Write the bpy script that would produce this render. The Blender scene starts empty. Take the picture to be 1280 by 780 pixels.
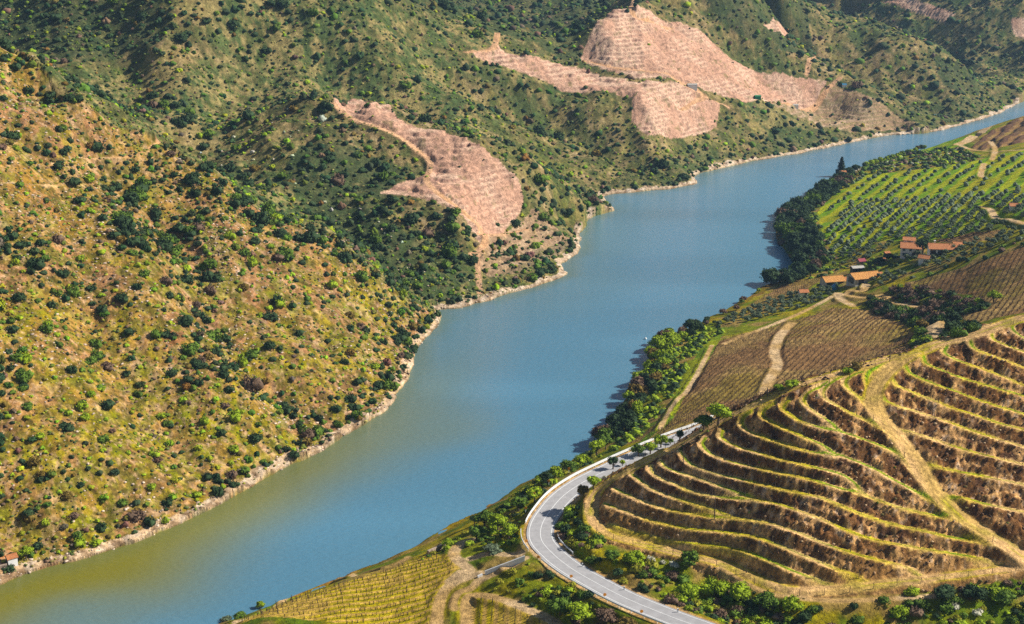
import bpy, math, random
import numpy as np
from mathutils import Vector, Matrix

random.seed(7)
rng = np.random.default_rng(7)
sc = bpy.context.scene
col = sc.collection

# ------------------------------------------------------------------ camera
W0, H0, FPX = 1280.0, 780.0, 1780.0
PITCH = math.radians(17.2)
CAMZ = 200.0
cam_d = bpy.data.cameras.new("camera")
cam_d.sensor_width = 36.0
cam_d.lens = 36.0 * FPX / W0
cam_d.clip_start = 1.0
cam_d.clip_end = 20000.0
cam = bpy.data.objects.new("camera", cam_d)
col.objects.link(cam)
cam.location = (0, 0, CAMZ)
cam.rotation_euler = (math.radians(90) - PITCH, 0, 0)
sc.camera = cam

# ------------------------------------------------------------------ light
SUN_VEC = Vector((0.76, 0.08, 0.60)).normalized()      # towards the sun
world = bpy.data.worlds.new("World")
sc.world = world
world.use_nodes = True
wn = world.node_tree
bg = wn.nodes["Background"]
sky = wn.nodes.new("ShaderNodeTexSky")
sky.sky_type = 'NISHITA'
sky.sun_disc = False
sky.sun_elevation = math.asin(SUN_VEC.z)
sky.sun_rotation = math.atan2(SUN_VEC.x, SUN_VEC.y)
sky.air_density = 1.0
sky.dust_density = 0.6
wn.links.new(sky.outputs[0], bg.inputs[0])
bg.inputs[1].default_value = 0.062
sd = bpy.data.lights.new("sun", 'SUN')
sd.energy = 5.0
sd.angle = math.radians(0.5)
sd.color = (1.0, 0.94, 0.84)
sun = bpy.data.objects.new("sun", sd)
col.objects.link(sun)
sun.rotation_euler = SUN_VEC.to_track_quat('Z', 'Y').to_euler()
sun.location = (300, 100, 400)
sc.view_settings.view_transform = 'Standard'
sc.view_settings.look = 'None'
sc.view_settings.gamma = 1.0
sc.view_settings.exposure = 0.38
sc.view_settings.use_curve_mapping = False
sc.cycles.max_bounces = 5
sc.cycles.diffuse_bounces = 2
sc.cycles.glossy_bounces = 2
sc.cycles.volume_bounces = 0
sc.cycles.use_denoising = False
sc.cycles.denoiser = 'OPENIMAGEDENOISE'
sc.cycles.denoising_input_passes = 'RGB_ALBEDO_NORMAL'

# ------------------------------------------------------------------ pixel -> world maths
SP, CP = math.sin(PITCH), math.cos(PITCH)
def ray(px, py):
    """direction (per unit of optical depth) of the ray through a photo pixel"""
    a = (np.asarray(px, float) - W0 / 2) / FPX
    b = (np.asarray(py, float) - H0 / 2) / FPX          # downwards
    return a, CP - b * SP, -SP - b * CP
def at_z(px, py, z):
    dx, dy, dz = ray(px, py)
    t = (np.asarray(z, float) - CAMZ) / dz
    return np.stack([dx * t, dy * t, np.asarray(z, float) + 0 * t], -1)

# ------------------------------------------------------------------ noise
_perm = rng.random((256, 256))
def vnoise(x, y, seed=0):
    x = x + seed * 17.31; y = y + seed * 9.77
    xi = np.floor(x).astype(np.int64); yi = np.floor(y).astype(np.int64)
    fx = x - xi; fy = y - yi
    fx = fx * fx * (3 - 2 * fx); fy = fy * fy * (3 - 2 * fy)
    x0 = (xi + seed * 37) & 255; x1 = (x0 + 1) & 255; y0 = (yi + seed * 101) & 255; y1 = (y0 + 1) & 255
    a = _perm[x0, y0]; b = _perm[x1, y0]; c = _perm[x0, y1]; d = _perm[x1, y1]
    return (a + (b - a) * fx) * (1 - fy) + (c + (d - c) * fx) * fy
def fbm(x, y, wl, octv=4, seed=0, gain=0.5):
    s = 0.0; a = 1.0; n = 0.0
    ca, sa = math.cos(0.7), math.sin(0.7)
    for i in range(octv):
        s = s + a * vnoise(x / wl, y / wl, seed + i); n += a
        a *= gain; wl *= 0.5
        x, y = ca * x - sa * y, sa * x + ca * y
    return s / n
def sstep(a, b, x):
    t = np.clip((x - a) / (b - a), 0, 1)
    return t * t * (3 - 2 * t)

# ------------------------------------------------------------------ relief: surveyed control lines (photo pixel, elevation)
CL = []
def cl(pts, step=30):
    """pts: (px,py,z) polyline"""
    for (a, b) in zip(pts[:-1], pts[1:]):
        n = max(1, int(math.hypot(b[0]-a[0], b[1]-a[1]) / step))
        for i in range(n):
            f = i / n
            CL.append([a[k] + (b[k]-a[k]) * f for k in range(3)])
    CL.append(list(pts[-1]))
# left shore
SH_L = [(-60,752),(0,733),(40,715),(85,705),(130,692),(170,678),(215,660),(260,638),(310,612),(350,590),(390,570),(430,545),
        (470,522),(500,490),(517,462),(522,440),(530,425),(545,408),(556,396),(549,388),(570,385),(600,377),(640,367),(680,355),(707,344),
        (705,328),(727,313),(724,296),(738,273),(767,262),(756,250),(760,243),(800,240),(850,234),(869,230),(871,219),(934,203),
        (998,192),(1051,181),(1082,175),(1105,170),(1166,165),(1203,156),(1243,144),(1273,130),(1300,118),(1400,95)]
cl([(x, y, 0) for x, y in SH_L])
# a rocky lip just above the waterline
cl([(x, y - 6, 2.6) for x, y in SH_L[:16]])
# mid river bed
RIV = [(60,790),(200,735),(330,680),(440,620),(530,560),(590,490),(650,430),(690,380),(790,320),(850,270),(940,232),(1040,203),(1130,182),(1220,160),(1300,134)]
cl([(x, y, -9) for x, y in RIV], 40)
# right shore
SH_R = [(200,815),(270,782),(360,752),(450,716),(540,672),(600,640),(650,605),(700,585),(740,560),(765,525),(785,490),(803,460),(812,435),(850,415),(880,400),
        (920,380),(950,360),(985,345),(992,330),(980,310),(968,290),(976,270),(1000,258),(1020,243),(1050,218),(1090,206),(1150,189)]
cl([(x, y, 0) for x, y in SH_R])
# left hill crest
cl([(-90,20,140),(0,65,121),(60,92,113),(100,122,105),(150,152,93),(200,182,81),(240,213,71),(290,243,60),(340,274,49),(400,304,38),(440,330,30),
    (480,356,20),(520,379,9),(550,393,2)])
# valley behind it
cl([(-90,10,108),(0,55,94),(60,85,86),(150,140,70),(220,190,55),(290,236,42),(400,290,22),(480,345,8),(530,378,2),(550,389,-1)])
# left face interior
_shl = at_z([p[0] for p in SH_L[:34]], [p[1] for p in SH_L[:34]], 0)
def face(px, py, slope, bulge=0.0):
    for z in np.arange(0.5, 150, .5):
        p = at_z(px, py, z)
        d = 1e9
        for a, b in zip(_shl[:-1], _shl[1:]):
            v = b[:2]-a[:2]; t = min(1, max(0, float(np.dot(p[:2]-a[:2], v)/np.dot(v, v)))); d = min(d, float(np.linalg.norm(p[:2]-a[:2]-t*v)))
        if z >= slope*d: break
    CL.append([px, py, z])
for px, py in [(0,600),(60,640),(0,500),(100,560),(200,600),(60,400),(160,480),(260,560),(330,540),(0,300),(60,220),(100,350),(180,300),(200,400),(280,460),(360,500),
               (280,340),(340,380),(400,440),(450,480),(420,390),(470,440),(500,450),(490,410),(0,180),(60,140),(140,220),(240,270)]:
    face(px, py, .56)
for px, py in [(640,320),(680,300),(700,280),(650,350),(620,350),(600,350),(730,270)]: face(px, py, .42)
for px, py in [(800,220),(850,210),(760,190),(820,180),(700,165),(650,150)]: face(px, py, .42)
# slope behind the valley (second hill), its crest above the frame
cl([(-90,-70,148),(0,-60,146),(120,-60,148),(250,-55,147),(380,-25,124),(430,0,117),(500,8,109),(560,28,97),(620,42,89),(660,60,80),(720,82,65),(760,103,54),(800,125,46)])
# pink vineyard spur crest and the dip behind
cl([(400,138,67),(420,140,66),(500,151,64),(560,166,57),(600,187,50),(640,200,43),(680,217,35),(720,240,19),(750,256,6)])
cl([(400,130,58),(500,146,52),(560,162,42),(600,182,33),(640,195,26),(680,212,17),(720,235,5)])
# spur flank dark side
cl([(430,160,57),(470,185,52),(530,215,41),(545,250,33),(600,290,20),(605,330,9)])
# big pink vineyard hill
cl([(745,35,88),(730,80,64)])
cl([(765,12,98),(800,8,99),(860,18,90),(950,62,61),(1040,105,33),(1100,128,22),(1150,153,8)])
cl([(560,0,84),(640,20,74),(700,50,60),(722,76,57)])
cl([(880,5,84),(960,50,55),(1050,98,27),(1110,122,15),(1160,150,3)])
# further hills
cl([(830,-30,118),(900,-30,118),(1000,-2,88),(1060,15,77),(1130,50,54),(1200,83,32),(1280,114,9)])
cl([(1000,-12,74),(1060,5,62),(1130,42,40),(1200,76,20),(1290,110,3)])
cl([(1060,-40,100),(1150,-40,100),(1280,0,75),(1280,50,38),(1400,20,70)])
# near right: river bank and road
ROAD = [(905,526,29),(878,538,28.5),(850,548,28),(820,560,28),(790,573,28),(760,587,28),(730,602,28),(705,619,28),(688,638,28),(677,657,28),
        (677,675,28),(692,693,28),(715,711,28.2),(746,729,28.5),(786,749.5,28.9),(842,772,29.5),(886,788,30),(920,803,30.3)]
cl(ROAD, 20)
cl([(560,690,20),(600,680,22),(640,668,25),(655,640,25),(670,615,24),(700,597,24),(740,580,24)])
cl([(320,775,16),(380,748,16),(450,722,16),(500,703,16),(560,684,18)])
cl([(420,790,17),(480,765,17.5),(540,745,20),(580,722,22.5),(620,705,25),(640,692,26.3)])
cl([(550,785,19),(600,765,21.5),(650,775,23.5),(640,735,25.2),(680,735,26.8),(700,765,25.6),(665,712,27)])
cl([(560,810,18),(700,800,22.5),(780,790,26.5)])
# terraced spur: foot track, ridge and what lies behind
P0 = [(835,564),(810,574),(784,588),(762,602),(746,615),(739,632),(740,650),(746,658),(762,669),(792,678),(829,687),(860,695),(886,700),(911,707),
      (937,719),(963,730),(988,737),(1019,738),(1060,735),(1120,728),(1158,724),(1197,719),(1235,714),(1261,711),(1290,708),(1430,698)]
P0Z = [44,43.5,41,37.5,34.8,33,32,31.5,31,31,31.5,32,32,32,32,32,32,32,32.8,33.5,34,34.5,35.2,35.7,36,38]
cl([(x, y, z) for (x, y), z in zip(P0, P0Z)], 40)
def col_slope(px, y0, z0, ys, s):
    t0 = math.tan(PITCH + math.atan((y0-390)/FPX)); Y0 = (200-z0)/t0
    for y in ys:
        t = math.tan(PITCH + math.atan((y-390)/FPX))
        CL.append([px, y, (z0 + s*(200/t - Y0)) / (1 + s/t)])
col_slope(860, 694, 32, (660,630,600,575,553), .50)
col_slope(930, 716, 32, (680,640,600,560,530,510), .55)
col_slope(1000, 737, 32, (700,650,600,560,520,480), .60)
col_slope(1070, 735, 33, (700,650,600,550,500,463), .60)
col_slope(1150, 724, 34, (690,640,590,540,490,440), .60)
col_slope(1280, 709, 36, (680,640,600,550,500,450,400), .60)
col_slope(1215, 715, 35, (670,620,560,500,450,416), .60)
col_slope(1360, 700, 37, (650,600,500,400,370), .60)
RIDGE = [(870,545,51),(905,522,56),(950,500,60.5),(1000,479,65.5),(1050,468,67.5),(1100,449,70),(1150,438,72),(1210,416,75),(1280,398,78.3),(1360,378,82)]
for x, y, z in RIDGE:                      # the far side of the ridge falls to the fields
    p = at_z(x, y, z)
    for k, (dd, dz) in enumerate(((14, 7), (30, 19))):
        CL.append(['w', p[0] - 0.15*dd, p[1] + dd, z - dz])
cl([(560,300,0)][:0] or [(840,535,25),(880,520,24),(930,500,23),(1000,468,24),(1060,448,27),(1120,432,30),(1180,405,38),(1230,392,45),(1300,378,52)])
cl([(812,535,14),(840,500,11),(870,450,8),(900,425,8),(950,405,9),(1000,380,10),(1040,355,12)])
cl([(900,470,17),(960,440,19),(1040,410,22),(1120,400,27)])
cl([(1080,375,19),(1130,385,24),(1180,385,31),(1240,360,42),(1300,320,53)])
cl([(1120,350,24),(1160,345,30),(1210,330,39),(1290,290,52)])
cl([(1020,320,4),(1060,330,10),(1100,320,17),(1160,308,27),(1220,290,37),(1290,262,48)])
cl([(1000,300,5),(1035,270,6),(1060,240,7),(1090,222,8)])
cl([(1090,270,16),(1150,255,22),(1220,235,31),(1290,210,40)])
cl([(1090,212,7),(1150,200,12),(1210,188,19),(1280,170,26)])
cl([(1150,188,5),(1200,173,12),(1230,162,16),(1290,142,23)])
# shrubby hollow below the terraces
cl([(880,740,28),(940,765,28),(1010,765,30),(1100,768,30),(1180,760,30.5),(1290,745,32)])
cl([(760,720,30),(720,690,30),(715,650,30),(718,620,30),(740,605,31)])
cl([(940,800,26),(1100,805,25),(1300,800,27)])

pts = []
for c in CL:
    if c[0] == 'w': pts.append(c[1:])
    else: pts.append(at_z(c[0], c[1], c[2]).tolist())
# land outside the frame
pts += [[-500,600,230],[-420,420,180],[-300,330,100],[-700,1000,260],[-600,1400,240],[-200,1500,230],[200,1800,220],[700,1900,210],
        [-800,2400,300],[0,2600,290],[800,2600,280],[-2500,2500,420],[2500,2500,380],[0,4200,420],[-2000,4200,480],[2000,4200,440],
        [-170,300,0],[-185,200,0],[-95,290,0],[-110,200,0],[-135,250,-8],
        [0,200,20],[150,200,45],[0,250,12],[300,300,80],[260,400,100],[450,500,110],[600,700,90],[620,900,60],[700,1150,30],
        [700,1500,0],[640,1440,-8],[900,1750,-5],[1200,1700,60],[900,1400,40],[600,1280,2],[520,1250,8],[-2000,300,500],[2000,300,300],[100,120,140],[-200,60,20]]
P = np.array(pts)
# merge near-duplicates
keep = []
for i in range(len(P)):
    if not keep or np.min(np.hypot(P[keep,0]-P[i,0], P[keep,1]-P[i,1])) > 1.5: keep.append(i)
P = P[keep]
CS = 3.0
def phi(r2): return np.sqrt(r2 + CS*CS)
A = phi((P[:,None,0]-P[None,:,0])**2 + (P[:,None,1]-P[None,:,1])**2)
n = len(P)
M = np.zeros((n+3, n+3)); M[:n,:n] = A + np.eye(n)*(-0.15)
M[:n,n] = 1; M[:n,n+1] = P[:,0]/1000; M[:n,n+2] = P[:,1]/1000; M[n:,:n] = M[:n,n:].T
sol = np.linalg.solve(M, np.concatenate([P[:,2], [0,0,0]]))
def rbf(X, Y):
    sh = X.shape; X = X.ravel(); Y = Y.ravel(); out = np.empty(X.size)
    for i in range(0, X.size, 20000):
        x = X[i:i+20000]; y = Y[i:i+20000]
        out[i:i+20000] = phi((x[:,None]-P[None,:,0])**2 + (y[:,None]-P[None,:,1])**2) @ sol[:n] + sol[n] + sol[n+1]*x/1000 + sol[n+2]*y/1000
    return out.reshape(sh)

# fan-shaped grids: X = u * Y
def make_u(nc, ns):
    s = np.linspace(0.43, 1.0, ns+1)[1:]**1 
    s = 0.43 + (np.linspace(0, 1, ns+1)[1:]**1.5) * 0.75
    return np.concatenate([-s[::-1], np.linspace(-0.43, 0.43, nc), s])
def make_l(n1, n2):
    a = np.linspace(math.log(270), math.log(1750), n1)
    return np.concatenate([np.linspace(math.log(200), math.log(270), n2//3, endpoint=False), a, np.linspace(math.log(1750), math.log(4200), n2+1)[1:]])
class Grid:
    def __init__(s, u, l):
        s.u, s.l = u, l
        s.Y = np.exp(l)[:, None] * np.ones_like(u)[None, :]
        s.X = s.Y * u[None, :]
    def sample(s, F, X, Y):
        X = np.asarray(X, float); Y = np.asarray(Y, float)
        Yc = np.clip(Y, 200.01, 4190)
        fi = np.interp(np.log(Yc), s.l, np.arange(len(s.l)))
        fj = np.interp(X / Yc, s.u, np.arange(len(s.u)))
        i = np.clip(fi.astype(int), 0, len(s.l)-2); j = np.clip(fj.astype(int), 0, len(s.u)-2)
        a = fi - i; b = fj - j
        return (F[i,j]*(1-a)*(1-b) + F[i+1,j]*a*(1-b) + F[i,j+1]*(1-a)*b + F[i+1,j+1]*a*b)
G0 = Grid(make_u(300, 24), make_l(420, 24))
B0 = rbf(G0.X, G0.Y)
def hit(pp, F=None, G=None):
    """photo pixels -> points on the relief"""
    G = G or G0; F = B0 if F is None else F
    pp = np.atleast_2d(np.asarray(pp, float))
    dx, dy, dz = ray(pp[:,0], pp[:,1])
    t = np.full(len(pp), 240.0); done = np.zeros(len(pp), bool); lo = t.copy()
    while not done.all() and t.min() < 4300:
        X, Y, Z = dx*t, dy*t, CAMZ + dz*t
        below = Z < np.maximum(G.sample(F, X, Y), 0.0)
        done |= below
        lo = np.where(done, lo, t)
        t = np.where(done, t, t + 2.0 + 0.002*t)
        if t[~done].size and t[~done].min() > 4300: break
    hi = t.copy()
    for _ in range(12):
        m = (lo+hi)/2
        b = (CAMZ + dz*m) < np.maximum(G.sample(F, dx*m, dy*m), 0.0)
        hi = np.where(b, m, hi); lo = np.where(b, lo, m)
    return np.stack([dx*hi, dy*hi, CAMZ + dz*hi], -1)

def inpoly(X, Y, poly):
    poly = np.asarray(poly); m = np.zeros(X.shape, bool)
    bb = (X >= poly[:,0].min()) & (X <= poly[:,0].max()) & (Y >= poly[:,1].min()) & (Y <= poly[:,1].max())
    x = X[bb]; y = Y[bb]; c = np.zeros(x.shape, bool)
    k = len(poly)
    for i in range(k):
        x1, y1 = poly[i][:2]; x2, y2 = poly[(i+1) % k][:2]
        if y1 == y2: continue
        cr = ((y1 > y) != (y2 > y)) & (x < (x2-x1)*(y-y1)/(y2-y1) + x1)
        c ^= cr
    m[bb] = c
    return m
def polydist(X, Y, pl, R):
    """distance, signed side and z-of-line for points within R of polyline pl (n,3)"""
    pl = np.asarray(pl)
    D = np.full(X.shape, 1e9); S = np.zeros(X.shape); Z = np.zeros(X.shape)
    bb = (X > pl[:,0].min()-R) & (X < pl[:,0].max()+R) & (Y > pl[:,1].min()-R) & (Y < pl[:,1].max()+R)
    x = X[bb]; y = Y[bb]; d = np.full(x.shape, 1e9); s = np.zeros(x.shape); z = np.zeros(x.shape)
    for a, b in zip(pl[:-1], pl[1:]):
        vx, vy = b[0]-a[0], b[1]-a[1]; L2 = vx*vx+vy*vy + 1e-9
        t = np.clip(((x-a[0])*vx + (y-a[1])*vy)/L2, 0, 1)
        ex = x - a[0] - t*vx; ey = y - a[1] - t*vy
        e = np.hypot(ex, ey); m = e < d
        d[m] = e[m]; s[m] = np.sign(vx*ey - vy*ex)[m]; z[m] = (a[2] + t*(b[2]-a[2]))[m]
    D[bb] = d; S[bb] = s; Z[bb] = z
    return D, S, Z
def smooth(pl, k=4, it=2):
    """Catmull-Rom resampling of a polyline"""
    pl = np.asarray(pl, float)
    q = np.concatenate([[2*pl[0]-pl[1]], pl, [2*pl[-1]-pl[-2]]])
    out = []
    for i in range(1, len(q)-2):
        for t in np.arange(k)/k:
            out.append(0.5*((2*q[i]) + (q[i+1]-q[i-1])*t + (2*q[i-1]-5*q[i]+4*q[i+1]-q[i+2])*t*t + (3*q[i]-q[i-1]-3*q[i+1]+q[i+2])*t**3))
    out.append(q[-2])
    return np.array(out)
def relax(z, n=6):
    z = z.copy()
    for _ in range(n): z[1:-1] = (z[:-2] + z[1:-1]*2 + z[2:])/4
    return z

# ------------------------------------------------------------------ fine grid
G = Grid(make_u(1060, 40), make_l(1440, 70))
X, Y = G.X, G.Y
H = G0.sample(B0, X, Y)
river_side = at_z([p[0] for p in RIV], [p[1] for p in RIV], 0)
rs = [list(p[:2]) for p in river_side]
rightpoly = [[-140,150],[-135,250]] + rs + [[700,1500],[1200,2300],[4500,4300],[4500,-50],[-100,-50]]
RB = inpoly(X, Y, rightpoly)                # right bank
LBm = ~RB
DS = np.minimum(polydist(X, Y, at_z([p[0] for p in SH_L],[p[1] for p in SH_L],0), 60)[0], 60)    # metres from left waterline
_sl = at_z([p[0] for p in SH_L],[p[1] for p in SH_L],0)[:,:2]
_sl = _sl + 0
_shR = [list(q) for q in at_z([p[0] for p in SH_R],[p[1] for p in SH_R],0)[:,:2]] + [[330,1064],[365,1086],[402,1118],[445,1170],[520,1262],[640,1440],[900,1760]]
_shL = [list(q) for q in _sl] + [[700,1700]]
_shL = smooth(np.array(_shL), 5); _shR = smooth(np.array(_shR), 3)
RPOLY = np.concatenate([[[-185,200]], _shL, _shR[::-1], [[-95,200]]])
# small-scale wiggle of the waterline
wx = (fbm(X, Y, 14, 3, 201)-.5)*5; wy = (fbm(X, Y, 14, 3, 202)-.5)*5
WATER = inpoly(X+wx, Y+wy, RPOLY)
DS = np.minimum(polydist(X+wx, Y+wy, np.c_[_shL, np.zeros(len(_shL))], 60)[0], 60)
DSR = np.minimum(polydist(X, Y, np.c_[_shR, np.zeros(len(_shR))], 40)[0], 40)
H = np.where(WATER, np.minimum(H, -.25*np.minimum(DS, DSR)-.3), H)
H = np.where(~WATER & LBm & (DS < 30), np.maximum(H, .42*DS + .1), H)
H = np.where(~WATER & RB, np.maximum(H, .12*np.minimum(DSR, 8) + .05), H)
HILL = [(-90,20,140),(0,65,121),(60,92,113),(100,122,105),(150,152,93),(200,182,81),(240,213,71),(290,243,60),(340,274,49),(400,304,38),(440,330,30),(480,356,20),(520,379,9),(550,393,2)]
HILLP = [at_z(*q)[:2].tolist() for q in HILL] + [list(q) for q in _sl[:18][::-1]] + [[-185,200],[-2000,200],[-2000,900]]
INH = inpoly(X, Y, HILLP)
for vpx, dep, wid in (([(205,275),(245,330),(258,390),(300,445),(350,490),(410,540)], 5.5, 13), ([(50,190),(100,300),(118,400),(170,480),(230,560)], 3.5, 12),
        ([(330,10),(300,80),(265,150),(245,185)], 9, 26), ([(140,10),(150,70),(165,120)], 8, 24), ([(520,50),(590,110),(690,150),(790,195)], 6, 18),
        ([(400,60),(440,110),(520,140)], 6, 20), ([(920,60),(970,95),(1040,120)], 6, 22), ([(1060,60),(1110,105),(1170,145)], 7, 26), ([(1180,60),(1230,95),(1262,125)], 6, 24), ([(330,380),(400,430),(450,490)], 3, 10)):
    vw = hit(vpx)[:, :2]; vd = polydist(X, Y, np.c_[vw, np.zeros(len(vw))], wid*3)[0]
    H = H - np.where(LBm & ~WATER, dep*1.6*np.exp(-(vd/wid)**2)*np.clip(DS/30, 0, 1), 0)
amp = np.where(LBm & ~WATER, sstep(0, 45, DS)*np.clip(H/14, 0, 1), 0)
# open hillsides: gullies, knolls, ledges
nz = (fbm(X, Y, 95, 3, 3) - .5)*14 + (1 - np.abs(fbm(X*0.8, Y*0.8, 48, 3, 9)*2-1) - .6)*np.where(INH, 8, 15) + (fbm(X, Y, 16, 3, 21) - .5)*4.0
fade_far = np.clip((Y-300)/200, .5, 1)
H = H + amp*nz*fade_far + np.where(LBm, sstep(0, 12, DS), 0)*(fbm(X, Y, 4.2, 3, 31)-.5)*1.9
H = H + np.where(LBm & ~WATER, (1-sstep(2, 7, DS))*(fbm(X, Y, 4.0, 3, 41)-.35)*1.6, 0)
H = H + np.where(RB & (H > 0), (fbm(X, Y, 9, 3, 51)-.5)*1.2, 0)

def PX(l): return hit(l)
# --- field polygons traced on the relief
def poly(l): return hit(l)[:, :2]
POLY = {
 'pink1': [(418,143),(445,140),(500,152),(545,168),(590,187),(620,205),(650,235),(655,255),(640,275),(615,295),(600,285),(570,268),(545,250),(535,232),(540,212),(520,198),(495,180),(470,172),(440,165),(425,155)],
 'pink1b': [(475,257),(500,240),(530,226),(545,250),(570,268),(604,290),(600,300),(580,280),(540,265)],
 'pink2': [(585,61),(620,46),(650,54),(700,75),(730,88),(800,111),(850,114),(860,117),(820,130),(790,130),(750,120),(700,105),(660,85),(620,75)],
 'pink3': [(722,79),(745,37),(765,14),(800,13),(850,26),(880,42),(960,80),(1035,104),(1000,122),(930,137),(900,125),(850,112),(800,106),(750,93)],
 'pink4': [(790,133),(860,118),(900,137),(895,160),(850,172),(810,174),(790,152)],
 'pink5': [(960,136),(1040,107),(1100,127),(1150,155),(1110,165),(1070,165),(1000,152)],
 'pink6': [(1100,2),(1130,-2),(1195,22),(1180,33),(1130,14)],
 'pink7': [(1263,28),(1290,24),(1290,50),(1265,42)],
 'pink8': [(952,38),(963,34),(992,46),(980,53)],
 'tan1': [(600,300),(640,280),(665,262),(690,280),(715,300),(700,320),(660,340),(610,345),(590,330)],
 'green1': [(1020,268),(1045,237),(1075,220),(1150,212),(1215,202),(1420,160),(1420,235),(1230,285),(1190,297),(1100,300),(1050,322),(1030,300)],
 'green2': [(1130,191),(1160,184),(1222,167),(1205,182),(1170,190)],
 'brown1': [(1215,184),(1235,166),(1420,110),(1420,158),(1220,190)],
 'brown2': [(1168,301),(1215,291),(1255,287),(1235,301),(1185,304)],
 'brown3': [(1420,270),(1420,352),(1215,405),(1190,396),(1232,382),(1215,368),(1130,354),(1165,345),(1200,335),(1250,320)],
 'brown4': [(780,557),(818,532),(850,490),(880,440),(905,425),(990,402),(1040,385),(1090,388),(1130,405),(1142,417),(1130,440),(1060,462),(1000,478),(940,505),(880,532),(830,548)],
 'brown5': [(940,380),(985,352),(1045,343),(1000,365),(950,386)],
 'vine1': [(290,785),(370,747),(450,724),(540,692),(585,702),(560,725),(540,755),(535,790)],
 'vine2': [(580,790),(583,745),(600,742),(640,752),(690,778),(700,795)],
}
PW = {k: poly(v) for k, v in POLY.items()}
MK = {k: inpoly(X, Y, v) for k, v in PW.items()}
pink = np.zeros(X.shape, bool)
for k in MK:
    if k.startswith('pink'): pink |= MK[k]
brown = np.zeros(X.shape, bool)
for k in MK:
    if k.startswith('brown'): brown |= MK[k]

# narrow terraces cut into the pink vineyards
def terr(Z, step, hard):
    q = Z/step; f = q - np.floor(q)
    return step*(np.floor(q) + sstep(.5-hard, .5+hard, f)), f
tz, tf_pink = terr(H + (fbm(X, Y, 30, 2, 77)-.5)*1.5, 2.6, .22)
wp = (pink | MK['tan1'])*0.75
H = H*(1-wp) + tz*wp + np.where(pink, (fbm(X, Y, 2.5, 2, 61)-.5)*.7, 0)
tz2, tf_b1 = terr(H, 2.4, .2)
H = np.where(MK['brown1'], tz2, H)

# --- terraces of the near spur
LINES_ = [
 [(758,654),(778,662),(803,668),(835,676),(860,679),(898,683),(924,688),(950,696),(975,707),(1001,718),(1020,724),(1050,733)],
 [(755,630),(778,638),(810,650),(829,655),(860,661),(892,664),(924,667),(943,671),(963,677),(995,691),(1020,701),(1051,714),(1085,723),(1110,728)],
 [(768,611),(778,616),(803,627),(829,636),(860,642),(898,648),(922,649),(937,650),(963,654),(982,661),(1001,667),(1026,678),(1054,688),(1083,696),(1120,706),(1139,711),(1156,718)],
 [(790,594),(799,600),(812,610),(829,618),(860,628),(886,635),(898,639),(914,645),(930,649)],
 [(812,582),(815,591),(829,600),(848,607),(860,613),(886,620),(918,624),(950,627),(972,630),(1000,639),(1026,649),(1051,660),(1077,670),(1103,677),(1128,682),(1152,686),(1184,691),(1223,698),(1261,706)],
 [(826,577),(832,584),(848,591),(860,594),(886,603),(911,612),(932,618),(950,625),(972,630)],
 [(849,564),(855,573),(865,582),(892,592),(924,599),(950,605),(975,611),(1000,616),(1032,624),(1051,632),(1070,640),(1096,650),(1115,655),(1150,663),(1184,671),(1223,678),(1248,686),(1274,697)],
 [(881,547),(877,555),(886,567),(911,577),(937,583),(969,590),(1000,596),(1026,603),(1051,611),(1077,618),(1103,627),(1128,636),(1152,641),(1178,647),(1197,652),(1216,660)],
 [(902,538),(901,547),(918,558),(943,565),(975,574),(1001,580),(1026,586),(1051,593),(1064,601),(1077,614)],
 [(937,517),(928,523),(927,532),(939,542),(969,551),(1000,562),(1026,567),(1045,571)],
 [(966,505),(955,512),(952,519),(963,527),(1000,545),(1026,555),(1042,566),(1064,574),(1090,585),(1115,599),(1141,613),(1165,628),(1189,642)],
 [(985,500),(978,510),(988,519),(1000,526),(1019,533),(1038,538),(1064,544),(1090,553),(1115,564),(1128,574),(1141,589),(1153,603)],
 [(1034,478),(1013,489),(1005,495),(1005,504),(1019,516),(1036,527),(1051,539),(1064,544)],
 [(1051,471),(1033,482),(1028,491),(1033,499),(1051,510),(1077,523),(1100,536),(1113,544)],
 [(1077,463),(1060,472),(1056,480),(1064,490),(1079,501),(1090,512)],
 [(1105,453),(1087,462),(1082,471),(1087,482),(1092,492)],
 [(1178,617),(1210,624),(1235,631),(1285,641)],
 [(1156,579),(1184,587),(1223,594),(1285,607)],
 [(1122,535),(1152,544),(1184,556),(1216,565),(1248,573),(1290,583)],
 [(1103,500),(1120,506),(1152,517),(1184,527),(1216,539),(1248,549),(1290,561)],
 [(1110,476),(1128,485),(1152,495),(1184,508),(1216,518),(1248,529),(1290,539)],
 [(1128,458),(1139,467),(1165,479),(1197,490),(1235,504),(1290,520)],
 [(1153,446),(1158,454),(1184,466),(1216,477),(1255,488),(1290,497)],
 [(1183,434),(1180,440),(1192,448),(1216,457),(1248,468),(1290,485)],
 [(1210,425),(1215,434),(1235,443),(1261,452),(1290,462)],
 [(1239,417),(1239,423),(1255,430),(1290,443)],
 [(1285,401),(1268,403),(1264,409),(1271,417),(1290,425)],
]
LINES = []
for _l2 in LINES_:
    if _l2[-1][0] >= 1285:
        (ax_, ay_), (bx_, by_) = _l2[-2], _l2[-1]; k_ = (by_-ay_)/max(bx_-ax_, 1)
        _l2 = _l2 + [(1350, by_ + k_*60*.9), (1430, by_ + k_*140*.8)]
    LINES.append(_l2)
DIAG = [(1430,362),(1350,380),(1290,396),(1261,402),(1230,414),(1203,422),(1171,431),(1146,441),(1122,454),(1105,469),(1094,485),(1092,501),(1097,516),(1107,529),(1122,546),(1135,562),(1146,578),(1158,600),(1174,620),(1192,638),(1210,653),(1229,665),(1242,673),(1261,684),(1279,697),(1290,704)]
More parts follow.
